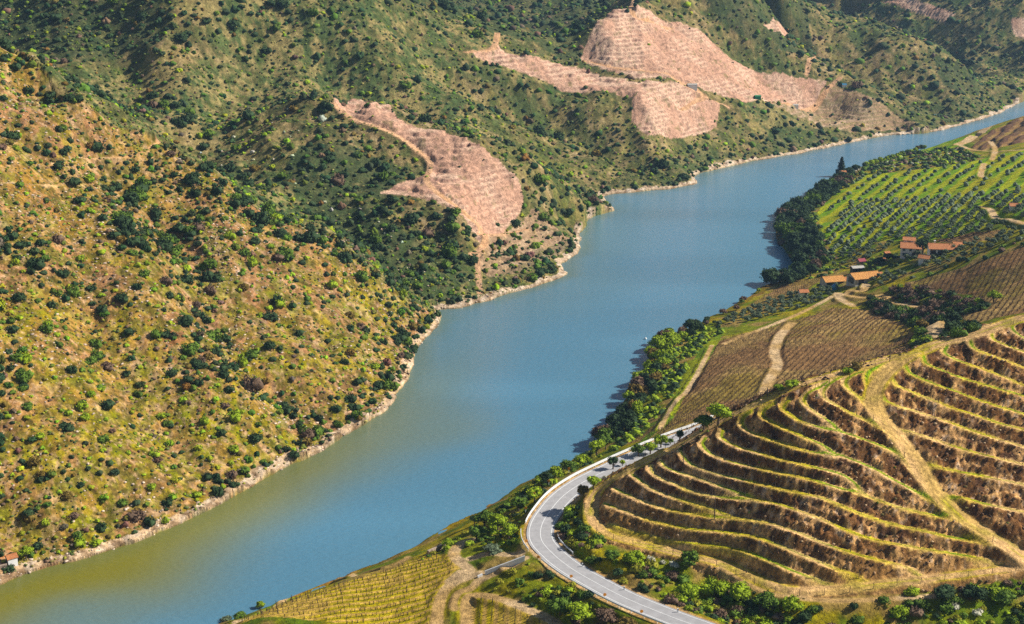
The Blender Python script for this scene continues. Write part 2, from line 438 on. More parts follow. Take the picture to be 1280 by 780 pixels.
RIDGETR = [(1146,441),(1110,449),(1075,458),(1045,468),(1010,476),(975,490),(940,507),(905,524),(870,543),(835,564)]
SPUR = poly([(728,630),(742,612),(835,560),(905,520),(1000,475),(1100,446),(1200,414),(1290,393),(1430,358),(1430,712),(1300,722),(1150,740),(1000,752),(930,735),(860,708),(760,680),(736,662)])
inspur = inpoly(X, Y, SPUR)
def gl(l, k=4, rl=10):
    """a traced line laid on the relief, its height evened out along its length"""
    w = hit(l); w = smooth(w, k); w[:,2] = relax(G0.sample(B0, w[:,0], w[:,1]), rl); return w
TL = [gl(l) for l in LINES]
P0L = gl(P0, 4, 10); DGL = gl(DIAG, 4, 10); RTL = gl(RIDGETR, 3, 6)
def carve(H, line, half, blend):
    D, S, Z = polydist(X, Y, line, half+blend+1)
    w = 1 - sstep(half, half+blend, D)
    return H*(1-w) + Z*w, D, S
wb = (fbm(X, Y, 3.0, 2, 91) - .5)*.9           # ragged edges
DT = np.full(X.shape, 1e9); ST = np.zeros(X.shape); acc = np.zeros(X.shape); accw = np.zeros(X.shape)
for l in TL:
    D, S, Z = polydist(X, Y, l, 5)
    w = 1 - sstep(1.2, 2.0, D + wb*.4)
    acc += Z*w; accw += w
    m = D < DT; DT[m] = D[m]; ST[m] = S[m]
has = accw > 0
wt = np.minimum(accw, 1)
H = np.where(has, H*(1-wt) + acc/np.maximum(accw, 1e-6)*wt, H)
# broken rock and clods on the banks
rough = sstep(.9, 1.6, DT)*inspur
H = H + rough*((fbm(X, Y, 2.0, 3, 15, .7)-.5)*2.6)
H, DP, _ = carve(H, P0L, 2.0, 1.6)
H, DG_, _ = carve(H, DGL, 2.4, 1.8)
H, DR_, _ = carve(H, RTL, 2.2, 1.8)

# --- dirt tracks elsewhere: pixels, half width m
TRACKS = [
 ([(990,405),(975,420),(968,440),(972,455),(962,475),(955,491)], 1.9),
 ([(1083,355),(1078,362),(1064,364),(1056,368),(1047,368),(1052,375),(1066,382)], 1.9),
 ([(1056,368),(1075,371),(1092,371)], 1.6),
 ([(1112,371),(1102,369),(1098,372),(1112,378),(1140,383),(1162,391),(1188,396)], 2.0),
 ([(1178,404),(1168,411),(1170,420)], 3.4),
 ([(1198,181),(1209,176),(1218,169),(1230,163),(1252,153),(1290,140)], 3.6),
 ([(1198,181),(1215,187),(1245,189),(1290,186)], 1.6),
 ([(1238,175),(1244,186),(1240,200)], 1.6),
 ([(1230,205),(1226,218),(1230,222)], 1.8),
 ([(1225,258),(1238,262),(1245,273),(1262,275),(1290,283)], 2.0),
 ([(825,535),(840,510),(860,485),(878,455),(890,432)], .9),
 ([(1040,372),(1000,392),(950,412),(905,430)], 1.0),
 ([(418,147),(440,165),(470,172),(500,182),(520,196),(538,212),(533,235),(548,252),(575,270),(606,290),(600,312),(590,322)], 1.7),
 ([(600,290),(630,287),(660,283)], 1.5),
 ([(596,318),(598,345),(600,368)], 1.3),
 ([(730,82),(770,94),(830,102),(850,112),(900,135)], 1.7),
 ([(812,-2),(792,8),(790,16),(800,25),(840,27)], 2.0),
 ([(583,62),(605,55),(618,48),(622,38)], 2.0),
 ([(1008,92),(1030,82),(1053,72)], 1.8),
 ([(958,136),(1005,118),(1050,107)], 1.8),
 ([(850,140),(880,128),(910,140)], 1.6),
 ([(90,192),(130,191),(175,188),(205,182)], .7),
 ([(0,228),(40,225),(85,220),(112,212)], .7),
 ([(564,727),(577,716),(588,712),(570,698),(568,688),(578,680),(592,674)], 1.6),
 ([(588,697),(610,692),(640,692),(650,694)], 1.4),
 ([(656,701),(640,709),(620,716),(600,724),(590,733),(572,742),(566,756),(568,762)], 1.1),
 ([(600,716),(575,725),(560,735),(550,750),(545,785)], 1.5),
 ([(583,788),(584,748),(600,743),(622,747),(650,756),(690,775),(700,790)], 1.5),
 ([(510,697),(470,712),(420,728),(370,745),(330,762),(295,778)], 1.0),
 ([(1040,700),(1000,705)][:0] or [(900,716),(960,745),(1040,752),(1110,748),(1180,745)], 1.0),
]
DTR = np.full(X.shape, 1e9)
for l, hw in TRACKS:
    w = hit(l); w = smooth(w, 3); w[:,2] = relax(G.sample(H, w[:,0], w[:,1]), 8)
    D, S, Z = polydist(X, Y, w, hw + 4)
    k = (1 - sstep(hw, hw+2.2, D))*(np.abs(Z-H) < 5)
    H = H*(1-k) + np.clip(Z, H-1.5, H+1.0)*k
    DTR = np.minimum(DTR, D - hw)
# --- the asphalt road and its flat formation
rw = at_z([p[0] for p in ROAD], [p[1] for p in ROAD], [p[2] for p in ROAD])
rw = smooth(rw, 10)
rw[:,2] = relax(rw[:,2], 30)
ROADW = 3.75
H, DRD, SRD = carve(H, rw - np.array([0,0,.18]), 5.2, 3.0)
# raise everything clear of the road's shadow side a little: cutting bank on the spur side is natural
# driveway apron by the white wall
ap = at_z([672,655,640], [700,702,708], [28,27.6,26]); 
H, DAP, _ = carve(H, ap, 2.6, 2.0)

# small-scale relief for cultivated land: vine rows on the near fields
H = H + np.where(brown & ~MK['brown1'], (fbm(X, Y, 2.2, 2, 66)-.5)*.5, 0)

def hz(x, y): return G.sample(H, x, y)
def hitf(l): return hit(l, H, G)

FOR = {  # dense wood and thicket
 'flank': ([(380,182),(425,172),(490,198),(522,218),(492,242),(470,262),(550,305),(590,328),(590,352),(560,385),(520,362),(470,332),(420,296),(345,235)], .82),
 'gully': ([(196,285),(235,270),(262,330),(262,400),(330,470),(400,520),(440,560),(400,560),(330,510),(250,450),(205,370)], .8),
 'tip': ([(470,400),(520,385),(552,400),(520,440),(518,470),(480,530),(440,540),(470,480),(500,440)], .9),
 'topmid': ([(480,-10),(760,-10),(722,78),(640,44),(560,20)], 1.0),
 'topright': ([(880,-10),(1010,-10),(1020,55),(960,60),(900,25)], 1.0),
 'topleft': ([(-10,-10),(210,-10),(190,60),(60,75),(-10,60)], .8),
 'rt': ([(1170,70),(1230,85),(1225,115),(1180,105)], .9),
 'bank': ([(930,180),(1000,160),(1160,130),(1270,110),(1275,128),(1160,165),(1000,192),(870,228),(760,243),(790,205),(860,195)], .55),
 'tongue': ([(600,350),(720,290),(735,270),(720,250),(765,262),(728,300),(708,342),(640,367),(575,383)], .55),
}
def pix(p):
    p = np.atleast_2d(p); d = p[:,1]*CP - (p[:,2]-CAMZ)*SP
    up = p[:,1]*SP + (p[:,2]-CAMZ)*CP
    return W0/2 + FPX*p[:,0]/d, H0/2 - FPX*up/d, d
_gp = pix(np.stack([X, Y, H], -1).reshape(-1,3)); GPX = _gp[0].reshape(X.shape); GPY = _gp[1].reshape(X.shape)
# ------------------------------------------------------------------ ground colours (albedo)
def C3(*a): return np.array(a)
Cc = np.zeros(X.shape + (3,))
def setc(m, c):
    Cc[m] = c[m] if isinstance(c, np.ndarray) and c.ndim == 3 else np.array(c)
def mix(a, b, t): 
    t = t[..., None]; return a*(1-t) + b*t
n1 = fbm(X, Y, 60, 4, 5); n2 = fbm(X, Y, 14, 4, 6); n3 = fbm(X, Y, 3.2, 3, 7, .65); n4 = fbm(X, Y, 1.3, 2, 8, .7)
soil = C3(.33,.19,.105); rock = C3(.50,.35,.25); red = C3(.33,.15,.07); dry = C3(.34,.24,.055); yel = C3(.25,.25,.022); grn = C3(.12,.16,.025); dk = C3(.055,.075,.022)
gx = np.broadcast_to(soil, Cc.shape).copy()
gx = mix(gx, rock, sstep(.46, .66, n3)*sstep(.38,.58, n2)*.9)
gx = mix(gx, C3(.13,.085,.04), sstep(.49,.66,fbm(X, Y, 4.5, 3, 13))*.75)
gx = mix(gx, red, sstep(.6, .8, fbm(X, Y, 24, 3, 17))*.5)
gx = mix(gx, dry, sstep(.46, .64, n2*.5+n1*.5)*.45)
gx = mix(gx, yel, sstep(.55, .67, fbm(X, Y, 16, 4, 19))*sstep(.4,.6,n3)*.45)
lowband = 1 - sstep(15, 60, H)
gx = mix(gx, yel, lowband*sstep(.48, .60, fbm(X, Y, 5, 4, 23))*.5)
gx = mix(gx, grn, sstep(.56, .68, fbm(X, Y, 6, 3, 29))*.5)
# distant slopes are greener
far = (LBm & ~INH)*1.0
gx = mix(gx, mix(np.broadcast_to(C3(.070,.105,.036), Cc.shape), C3(.26,.21,.09), sstep(.42,.58,n2*.5+n3*.5)), far*(.66+.3*sstep(.35,.6,n1)))
gx = mix(gx, dk, far*sstep(.5,.7,fbm(X, Y, 7, 3, 33))*.7)
gx = mix(gx, C3(.46,.32,.21), INH*sstep(.55,.72, fbm(X, Y, 1.9, 3, 63, .8))*.65)
gx = mix(gx, C3(.10,.085,.025), INH*sstep(.50,.66, fbm(X, Y, 2.4, 3, 64, .8))*.8)
gx *= (0.55 + .9*n4)[..., None]
Cc[:] = gx
# right bank: spring grass
rg = mix(np.broadcast_to(C3(.17,.19,.028), Cc.shape), C3(.30,.25,.045), sstep(.4,.62,n2))
rg = mix(rg, C3(.09,.14,.02), sstep(.5,.68,fbm(X, Y, 7, 3, 37))*.8)
rg = mix(rg, C3(.32,.21,.10), sstep(.52,.7,fbm(X, Y, 10, 4, 39))*.75)
rg *= (0.75+.5*n4)[..., None]
Cc[RB] = rg[RB]
# pink vineyards
pk = mix(np.broadcast_to(C3(.50,.30,.21), Cc.shape), C3(.63,.43,.31), sstep(.35,.65,n2))
pk = mix(pk, C3(.24,.11,.085), sstep(.30,.48,tf_pink)*(1-sstep(.52,.7,tf_pink))*.65*sstep(.38,.55,n2))
pk = mix(pk, C3(.15,.14,.05), sstep(.64,.78,n3)*.6)
pk *= (0.85+.3*n4)[..., None]
Cc[pink] = pk[pink]
t1 = mix(pk, gx, np.full(X.shape, .45)); Cc[MK['tan1']] = t1[MK['tan1']]
p5 = mix(pk, np.broadcast_to(C3(.15,.15,.05), Cc.shape), .35+.3*sstep(.4,.6,tf_pink)); Cc[MK['pink5']] = p5[MK['pink5']]
# brown winter vineyards
ROWD = {'brown3': 62, 'brown4': 62, 'brown2': 80, 'brown5': 40, 'vine1': 12, 'vine2': 88}
bw = mix(np.broadcast_to(C3(.29,.175,.088), Cc.shape), C3(.38,.26,.12), sstep(.4,.65,n2))
bw = mix(bw, C3(.25,.21,.045), sstep(.55,.7,fbm(X, Y, 18, 3, 43))*.5)
def rows(k, per, seedx=0):
    a = math.radians(ROWD[k]); s = -X*math.sin(a) + Y*math.cos(a) + (fbm(X, Y, 40, 2, 70)-.5)*3
    f = s/per; return f - np.floor(f)
for k in ('brown2','brown3','brown4','brown5'):
    f = rows(k, 2.4); b = mix(bw, C3(.13,.08,.05), (1-sstep(.0,.22,np.abs(f-.5)))*.75)
    b = b*(0.75+.5*n4)[..., None]; Cc[MK[k]] = b[MK[k]]
b1 = mix(bw, C3(.10,.055,.045), sstep(.25,.45,tf_b1)*.7); Cc[MK['brown1']] = (b1*.8)[MK['brown1']]
# green vineyard meadow in strips
a = math.radians(60); s = (-X*math.sin(a) + Y*math.cos(a)) + (fbm(X, Y, 50, 2, 71)-.5)*8
f = s/11.0; f = f - np.floor(f)
gf = mix(np.broadcast_to(C3(.36,.38,.03), Cc.shape), C3(.17,.28,.02), sstep(.35,.6,np.abs(f-.5)*2))
gf = mix(gf, C3(.34,.27,.06), sstep(.5,.7,n2)*.55)*(0.8+.4*n4)[..., None]
Cc[MK['green1']] = gf[MK['green1']]; Cc[MK['green2']] = (gf*C3(.7,.85,1))[MK['green2']]
# nearest vineyard slopes
for k, per in (('vine1', 2.6), ('vine2', 3.0)):
    f = rows(k, per); v = mix(np.broadcast_to(C3(.50,.34,.13), Cc.shape), C3(.34,.29,.02), (1-sstep(.18,.42,np.abs(f-.5)))*(.3+.6*sstep(.35,.6,n2)))
    Cc[MK[k]] = (v*(0.75+.5*n4)[..., None])[MK[k]]
# grass strips by the river
gs = inpoly(X, Y, poly([(735,585),(800,552),(822,530),(850,480),(878,430),(905,415),(900,425),(885,450),(855,495),(835,530),(800,560),(745,590)]))
Cc[gs] = (mix(np.broadcast_to(C3(.26,.28,.02), Cc.shape), C3(.13,.20,.02), sstep(.4,.6,n2))*(0.8+.4*n4)[..., None])[gs]
# terraces
rc = mix(np.broadcast_to(C3(.155,.082,.040), Cc.shape), C3(.50,.31,.16), sstep(.50,.64,n3))
rc = mix(rc, C3(.44,.33,.24), sstep(.72,.86,vnoise(X/.8, Y/.8, 12))*sstep(.4,.6,n3)*.9)
rc = mix(rc, C3(.07,.04,.03), sstep(.58,.75,fbm(X, Y, 2.2, 2, 45))*.6)
rc = mix(rc, C3(.46,.285,.13), (1-sstep(33, 41, H))*.42)
rc = rc*(0.5+1.0*n4)[..., None]
Cc[inspur] = rc[inspur]
tread = inspur & (DT < 2.2)
# which side of each traced line is uphill
gy, gxh = np.gradient(B0, G0.l, G0.u)
tanc = mix(np.broadcast_to(C3(.64,.43,.23), Cc.shape), C3(.50,.36,.12), sstep(.4,.65,n2))
grc = mix(np.broadcast_to(C3(.31,.30,.03), Cc.shape), C3(.17,.26,.015), sstep(.45,.62,fbm(X, Y, 16, 3, 47)))
# lines run left to right; uphill is on their left hand (side +1)
dsg = DT*ST + wb*.5
tc = mix(tanc, grc, sstep(-.35, .05, dsg)*(1-sstep(.6, .95, dsg))*(.45+.55*sstep(.42,.55,fbm(X, Y, 12, 2, 48))))
tc = tc*(0.8+.4*n4)[..., None]
wtr = (1 - sstep(1.05, 1.25, DT + wb*.3))*inspur
Cc[:] = mix(Cc, tc, wtr)
for k_, (pl_, dv_) in FOR.items():
    mf = inpoly(GPX + (n2-.5)*30, GPY + (n1-.5)*40, pl_) & LBm & ~pink & (DS > 6) & ~INH
    Cc[mf] = mix(Cc, C3(.045,.070,.028), (.35 + .5*sstep(.35,.6,n2))*(1.0 if dv_ > .7 else .6))[mf]
# tracks
dirt = mix(np.broadcast_to(C3(.64,.43,.23), Cc.shape), C3(.54,.38,.13), sstep(.5,.7,n2)*.5)
dirt = mix(dirt, C3(.24,.25,.03), (1-sstep(.15,.5,np.abs(DP)))*.0 + sstep(.58,.75,fbm(X, Y, 6, 3, 49))*.45)
dirt = dirt*(0.85+.3*n4)[..., None]
for Dd, hw in ((DP, 1.9), (DG_, 2.6), (DR_, 2.0)):
    dd_c = dirt*(1 - .22*np.exp(-((Dd-.85)/.28)**2))[..., None]
    dd_c = mix(dd_c, C3(.30,.30,.03), np.exp(-(Dd/.35)**2)*sstep(.42,.58,fbm(X, Y, 10, 2, 49))*.7)
    dd_c = mix(dd_c, C3(.42,.36,.03), sstep(hw-.9, hw-.2, Dd)*sstep(.45,.6,fbm(X, Y, 13, 2, 58))*.7)
    Cc[:] = mix(Cc, dd_c, 1 - sstep(hw-.4, hw+.6, Dd + wb*.6))
dirt2 = mix(np.broadcast_to(C3(.54,.40,.25), Cc.shape), C3(.44,.30,.15), sstep(.4,.6,n2))*(0.85+.3*n4)[..., None]
dirt2 = mix(dirt2, C3(.60,.34,.20), sstep(540, 700, Y)*LBm*.7)
wk = 1 - sstep(-.3, .5, DTR + wb*.5)
Cc[:] = mix(Cc, dirt2, wk)
# road verge
Cc[:] = mix(Cc, dirt2*C3(1.0,.95,.9), (1-sstep(4.5, 5.3, DRD + wb))*(DRD < 8))
# rocky shore
shore = LBm & ~WATER & (DS < 3.4 + (n2-.5)*5) & (H < 5)
shc = mix(np.broadcast_to(C3(.50,.37,.25), Cc.shape), C3(.62,.50,.38), sstep(.45,.65,n3))
shc = mix(shc, C3(.20,.13,.08), sstep(.55,.7,fbm(X, Y, 2.5, 2, 53))*.8)*(0.75+.5*n4)[..., None]
shc = mix(shc, C3(.16,.11,.06), 1-sstep(.1, .7, H))
Cc[shore] = shc[shore]
Cc[RB & (H < 1.5) & (H > -2)] *= C3(.8,.7,.6)
# excavated ground by the ruin in the corner
rp = inpoly(X, Y, poly([(-30,690),(-5,688),(18,697),(22,712),(10,722),(-30,735)]))
Cc[rp] = (mix(np.broadcast_to(C3(.46,.24,.13), Cc.shape), C3(.50,.33,.2), sstep(.4,.6,n3))*(0.8+.4*n4)[..., None])[rp]
_l = Cc.mean(-1, keepdims=True); Cc = _l + (Cc - _l)*np.where(INH, 1.32, np.where(LBm, 1.12, 1.28))[..., None]
Cc = np.clip(Cc, 0.004, .8)
Hm = np.clip(H, -12, None)

# ------------------------------------------------------------------ materials
def new_mat(name):
    m = bpy.data.materials.new(name); m.use_nodes = True
    nt = m.node_tree; b = nt.nodes["Principled BSDF"]
    return m, nt, b
def noise_node(nt, scale, detail=3, rough=.6, coord='Object'):
    tc = nt.nodes.new("ShaderNodeTexCoord"); nn = nt.nodes.new("ShaderNodeTexNoise")
    nn.inputs['Scale'].default_value = scale; nn.inputs['Detail'].default_value = detail; nn.inputs['Roughness'].default_value = rough
    nt.links.new(tc.outputs[coord], nn.inputs['Vector']); return nn
def mat_ground(name, lo=.55, hi=1.4, lo2=.62, hi2=1.35):
    m, nt, b = new_mat(name)
    at = nt.nodes.new("ShaderNodeAttribute"); at.attribute_name = "soil"
    geo = nt.nodes.new("ShaderNodeNewGeometry")
    nn = nt.nodes.new("ShaderNodeTexNoise"); nn.inputs['Scale'].default_value = 1.1; nn.inputs['Detail'].default_value = 5; nn.inputs['Roughness'].default_value = .75
    nt.links.new(geo.outputs['Position'], nn.inputs['Vector'])
    mr = nt.nodes.new("ShaderNodeMapRange"); mr.inputs[1].default_value = .3; mr.inputs[2].default_value = .7; mr.inputs[3].default_value = lo; mr.inputs[4].default_value = hi
    nt.links.new(nn.outputs[0], mr.inputs[0])
    n2_ = nt.nodes.new("ShaderNodeTexNoise"); n2_.inputs['Scale'].default_value = .33; n2_.inputs['Detail'].default_value = 6; n2_.inputs['Roughness'].default_value = .8
    nt.links.new(geo.outputs['Position'], n2_.inputs['Vector'])
    mr2 = nt.nodes.new("ShaderNodeMapRange"); mr2.inputs[1].default_value = .36; mr2.inputs[2].default_value = .62; mr2.inputs[3].default_value = lo2; mr2.inputs[4].default_value = hi2
    nt.links.new(n2_.outputs[0], mr2.inputs[0])
    mm = nt.nodes.new("ShaderNodeMath"); mm.operation = 'MULTIPLY'; nt.links.new(mr.outputs[0], mm.inputs[0]); nt.links.new(mr2.outputs[0], mm.inputs[1])
    mx = nt.nodes.new("ShaderNodeVectorMath"); mx.operation = 'SCALE'
    nt.links.new(at.outputs['Color'], mx.inputs[0]); nt.links.new(mm.outputs[0], mx.inputs['Scale'])
    nt.links.new(mx.outputs[0], b.inputs['Base Color'])
    bp = nt.nodes.new("ShaderNodeBump"); bp.inputs['Strength'].default_value = 1; bp.inputs['Distance'].default_value = .9
    nt.links.new(n2_.outputs[0], bp.inputs['Height']); nt.links.new(bp.outputs[0], b.inputs['Normal'])
    b.inputs['Roughness'].default_value = 1; b.inputs['Specular IOR Level'].default_value = .1
    return m
def mat_leaf(name):
    m, nt, b = new_mat(name)
    at = nt.nodes.new("ShaderNodeAttribute"); at.attribute_name = "leafcol"
    oi = nt.nodes.new("ShaderNodeObjectInfo")
    geo = nt.nodes.new("ShaderNodeNewGeometry")
    nn = nt.nodes.new("ShaderNodeTexNoise"); nn.inputs['Scale'].default_value = 1.6; nn.inputs['Detail'].default_value = 3
    nt.links.new(geo.outputs['Position'], nn.inputs['Vector'])
    mr = nt.nodes.new("ShaderNodeMapRange"); mr.inputs[1].default_value = .3; mr.inputs[2].default_value = .7; mr.inputs[3].default_value = .6; mr.inputs[4].default_value = 1.45
    nt.links.new(nn.outputs[0], mr.inputs[0])
    mx = nt.nodes.new("ShaderNodeVectorMath"); mx.operation = 'SCALE'
    nt.links.new(at.outputs['Color'], mx.inputs[0]); nt.links.new(mr.outputs[0], mx.inputs['Scale'])
    nt.links.new(mx.outputs[0], b.inputs['Base Color'])
    b.inputs['Roughness'].default_value = .8; b.inputs['Specular IOR Level'].default_value = .15
    return m
def mat_plain(name, c, rough=.8, var=.25, scale=3.0, bump=0.0, metal=0):
    m, nt, b = new_mat(name)
    nn = noise_node(nt, scale)
    mr = nt.nodes.new("ShaderNodeMapRange"); mr.inputs[1].default_value = .3; mr.inputs[2].default_value = .7; mr.inputs[3].default_value = 1-var; mr.inputs[4].default_value = 1+var
    nt.links.new(nn.outputs[0], mr.inputs[0])
    mx = nt.nodes.new("ShaderNodeVectorMath"); mx.operation = 'SCALE'; mx.inputs[0].default_value = c
    nt.links.new(mr.outputs[0], mx.inputs['Scale']); nt.links.new(mx.outputs[0], b.inputs['Base Color'])
    b.inputs['Roughness'].default_value = rough; b.inputs['Metallic'].default_value = metal
    if bump:
        bp = nt.nodes.new("ShaderNodeBump"); bp.inputs['Distance'].default_value = bump
        nt.links.new(nn.outputs[0], bp.inputs['Height']); nt.links.new(bp.outputs[0], b.inputs['Normal'])
    return m
def mat_tiles(name, c):
    m, nt, b = new_mat(name)
    tc = nt.nodes.new("ShaderNodeTexCoord"); w = nt.nodes.new("ShaderNodeTexWave"); w.inputs['Scale'].default_value = 1.3; w.inputs['Distortion'].default_value = .4
    w.bands_direction = 'X'
    nt.links.new(tc.outputs['Object'], w.inputs['Vector'])
    nn = noise_node(nt, 1.4, 4)
    ra = nt.nodes.new("ShaderNodeValToRGB"); ra.color_ramp.elements[0].color = (c[0]*.62, c[1]*.5, c[2]*.5, 1); ra.color_ramp.elements[1].color = (*c, 1)
    ra.color_ramp.elements[0].position = .28; ra.color_ramp.elements[1].position = .6
    nt.links.new(nn.outputs[0], ra.inputs[0]); nt.links.new(ra.outputs[0], b.inputs['Base Color'])
    bp = nt.nodes.new("ShaderNodeBump"); bp.inputs['Distance'].default_value = .12
    nt.links.new(w.outputs[0], bp.inputs['Height']); nt.links.new(bp.outputs[0], b.inputs['Normal'])
    b.inputs['Roughness'].default_value = .85
    return m
M_ground = mat_ground("soil_and_grass")
M_bank = mat_ground("broken_earth", .30, 1.75, .6, 1.4)
M_leaf = mat_leaf("foliage")
M_bark = mat_plain("bark", (.11,.08,.055), .95, .3, 5)
M_asph = mat_plain("asphalt", (.375,.365,.365), .9, .13, .5)
M_line = mat_plain("road_paint", (.78,.78,.76), .7, .08, 2)
M_rail = mat_plain("galvanised_steel", (.80,.82,.82), .6, .06, 1)
M_white = mat_plain("whitewash", (.80,.79,.76), .9, .08, .8)
M_stone = mat_plain("rough_stone", (.36,.27,.20), .95, .35, 1.6, .1)
M_tile = mat_tiles("terracotta_tiles", (.66,.26,.09))
M_tile2 = mat_tiles("new_orange_tiles", (.80,.38,.09))
M_dark = mat_plain("dark_opening", (.03,.028,.03), .5, .2, 2)
M_wood = mat_plain("weathered_post", (.10,.07,.05), .95, .3, 4)
M_orange = mat_plain("orange_reflector", (.85,.33,.02), .6, .1, 2)
M_blue = mat_plain("blue_plastic", (.05,.25,.45), .4, .15, 2)
M_glass = mat_plain("window_glass", (.05,.07,.09), .15, .1, 1)
M_concrete = mat_plain("concrete", (.48,.45,.40), .9, .15, 1.2)

def mat_water():
    m, nt, b = new_mat("river_water")
    geo = nt.nodes.new("ShaderNodeNewGeometry")
    mp = nt.nodes.new("ShaderNodeMapping"); mp.inputs['Scale'].default_value = (.32,.75,.5); mp.inputs['Rotation'].default_value = (0,0,.1)
    nt.links.new(geo.outputs['Position'], mp.inputs['Vector'])
    nn = nt.nodes.new("ShaderNodeTexNoise"); nn.inputs['Scale'].default_value = 1.0; nn.inputs['Detail'].default_value = 4; nn.inputs['Roughness'].default_value = .62
    nt.links.new(mp.outputs[0], nn.inputs['Vector'])
    bp = nt.nodes.new("ShaderNodeBump"); bp.inputs['Strength'].default_value = 1; bp.inputs['Distance'].default_value = .32
    nt.links.new(nn.outputs[0], bp.inputs['Height']); nt.links.new(bp.outputs[0], b.inputs['Normal'])
    at = nt.nodes.new("ShaderNodeAttribute"); at.attribute_name = "reflection_tint"  # water colour, with the hill's reflection painted in
    nt.links.new(at.outputs['Color'], b.inputs['Base Color'])
    b.inputs['Roughness'].default_value = .12; b.inputs['IOR'].default_value = 1.33; b.inputs['Specular IOR Level'].default_value = .5
    return m
M_water = mat_water()

# ------------------------------------------------------------------ mesh helpers
def tag(o, label=None, cat=None, group=None, kind=None):
    if label: o["label"] = label
    if cat: o["category"] = cat
    if group: o["group"] = group
    if kind: o["kind"] = kind
    return o
def mesh_np(name, V, F, mat, attr=None, attrname="soil", smooth_=False):
    """F: (n,3) or (n,4) index array"""
    me = bpy.data.meshes.new(name)
    V = np.ascontiguousarray(V, np.float32); F = np.ascontiguousarray(F, np.int32)
    k = F.shape[1]
    me.vertices.add(len(V)); me.vertices.foreach_set("co", V.ravel())
    me.loops.add(F.size); me.loops.foreach_set("vertex_index", F.ravel())
    me.polygons.add(len(F)); me.polygons.foreach_set("loop_start", np.arange(0, F.size, k, dtype=np.int32))
    me.polygons.foreach_set("loop_total", np.full(len(F), k, np.int32))
    if smooth_: me.polygons.foreach_set("use_smooth", np.ones(len(F), bool))
    if attr is not None:
        a = me.color_attributes.new(attrname, 'FLOAT_COLOR', 'POINT')
        c = np.ones((len(V), 4), np.float32); c[:, :3] = attr
        a.data.foreach_set("color", c.ravel())
    me.materials.append(mat)
    me.update(calc_edges=True)
    return me
def link(name, me, parent=None, loc=None, rot=0):
    o = bpy.data.objects.new(name, me); col.objects.link(o)
    if parent is not None: o.parent = parent
    if loc is not None: o.location = loc
    if rot: o.rotation_euler = (0, 0, rot)
    return o
class MB:
    """collects boxes / prisms / quads into one mesh"""
    def __init__(s): s.v = []; s.f = []
    def add(s, vs, fs):
        o = len(s.v); s.v += [tuple(v) for v in vs]; s.f += [tuple(i+o for i in f) for f in fs]; return s
    def box(s, x0, x1, y0, y1, z0, z1):
        v = [(x0,y0,z0),(x1,y0,z0),(x1,y1,z0),(x0,y1,z0),(x0,y0,z1),(x1,y0,z1),(x1,y1,z1),(x0,y1,z1)]
        return s.add(v, [(0,3,2,1),(4,5,6,7),(0,1,5,4),(1,2,6,5),(2,3,7,6),(3,0,4,7)])
    def tube(s, p0, p1, r0, r1, n=6):
        p0 = Vector(p0); p1 = Vector(p1); d = (p1-p0).normalized()
        a = d.orthogonal().normalized(); b = d.cross(a)
        v = [p0 + (a*math.cos(t)+b*math.sin(t))*r0 for t in [2*math.pi*i/n for i in range(n)]]
        v += [p1 + (a*math.cos(t)+b*math.sin(t))*r1 for t in [2*math.pi*i/n for i in range(n)]]
        return s.add(v, [(i,(i+1)%n,n+(i+1)%n,n+i) for i in range(n)] + [tuple(range(n))[::-1], tuple(range(n,2*n))])
    def mesh(s, name, mat):
        me = bpy.data.meshes.new(name); me.from_pydata(s.v, [], s.f); me.materials.append(mat); me.update(); return me
    def build(s, name, mat, parent=None, loc=None, rot=0): return link(name, s.mesh(name, mat), parent, loc, rot)
def empty(name, loc, rot=0):
    o = bpy.data.objects.new(name, None); col.objects.link(o); o.location = loc; o.rotation_euler = (0,0,rot); o.empty_display_size = 1; return o

# ------------------------------------------------------------------ the ground, split along its real boundaries
nr, nc = X.shape
idx = np.arange(nr*nc).reshape(nr, nc)
F = np.stack([idx[:-1,:-1], idx[:-1,1:], idx[1:,1:], idx[1:,:-1]], -1).reshape(-1, 4)
def fm(m): return m[:-1,:-1].ravel()
trackm = (DTR < 0) | (inspur & ((DP < 2.0) | (DG_ < 2.4) | (DR_ < 2.0)))
cls = np.zeros(F.shape[0], int)
fieldm = brown | pink | MK['green1'] | MK['green2'] | MK['vine1'] | MK['vine2']
cls[fm(fieldm)] = 2
cls[fm(inspur)] = 4
cls[fm(trackm)] = 1
cls[fm(shore & ~trackm)] = 3
VV = np.stack([X, Y, Hm], -1).reshape(-1, 3); CCv = Cc.reshape(-1, 3)
deep = fm(Hm < -6)
for k, nm in enumerate(("hills", "path", "field", "shore", "terraces")):
    f = F[(cls == k) & ~deep] if k else F[(cls == 0)]
    u, inv = np.unique(f, return_inverse=True)
    me = mesh_np(nm, VV[u], inv.reshape(-1, 4), M_bank if nm == 'terraces' else M_ground, CCv[u], "soil", True)
    # smooth shading loses the crispness of broken ground: keep terraces flat shaded
    tag(link(nm, me), kind="structure")

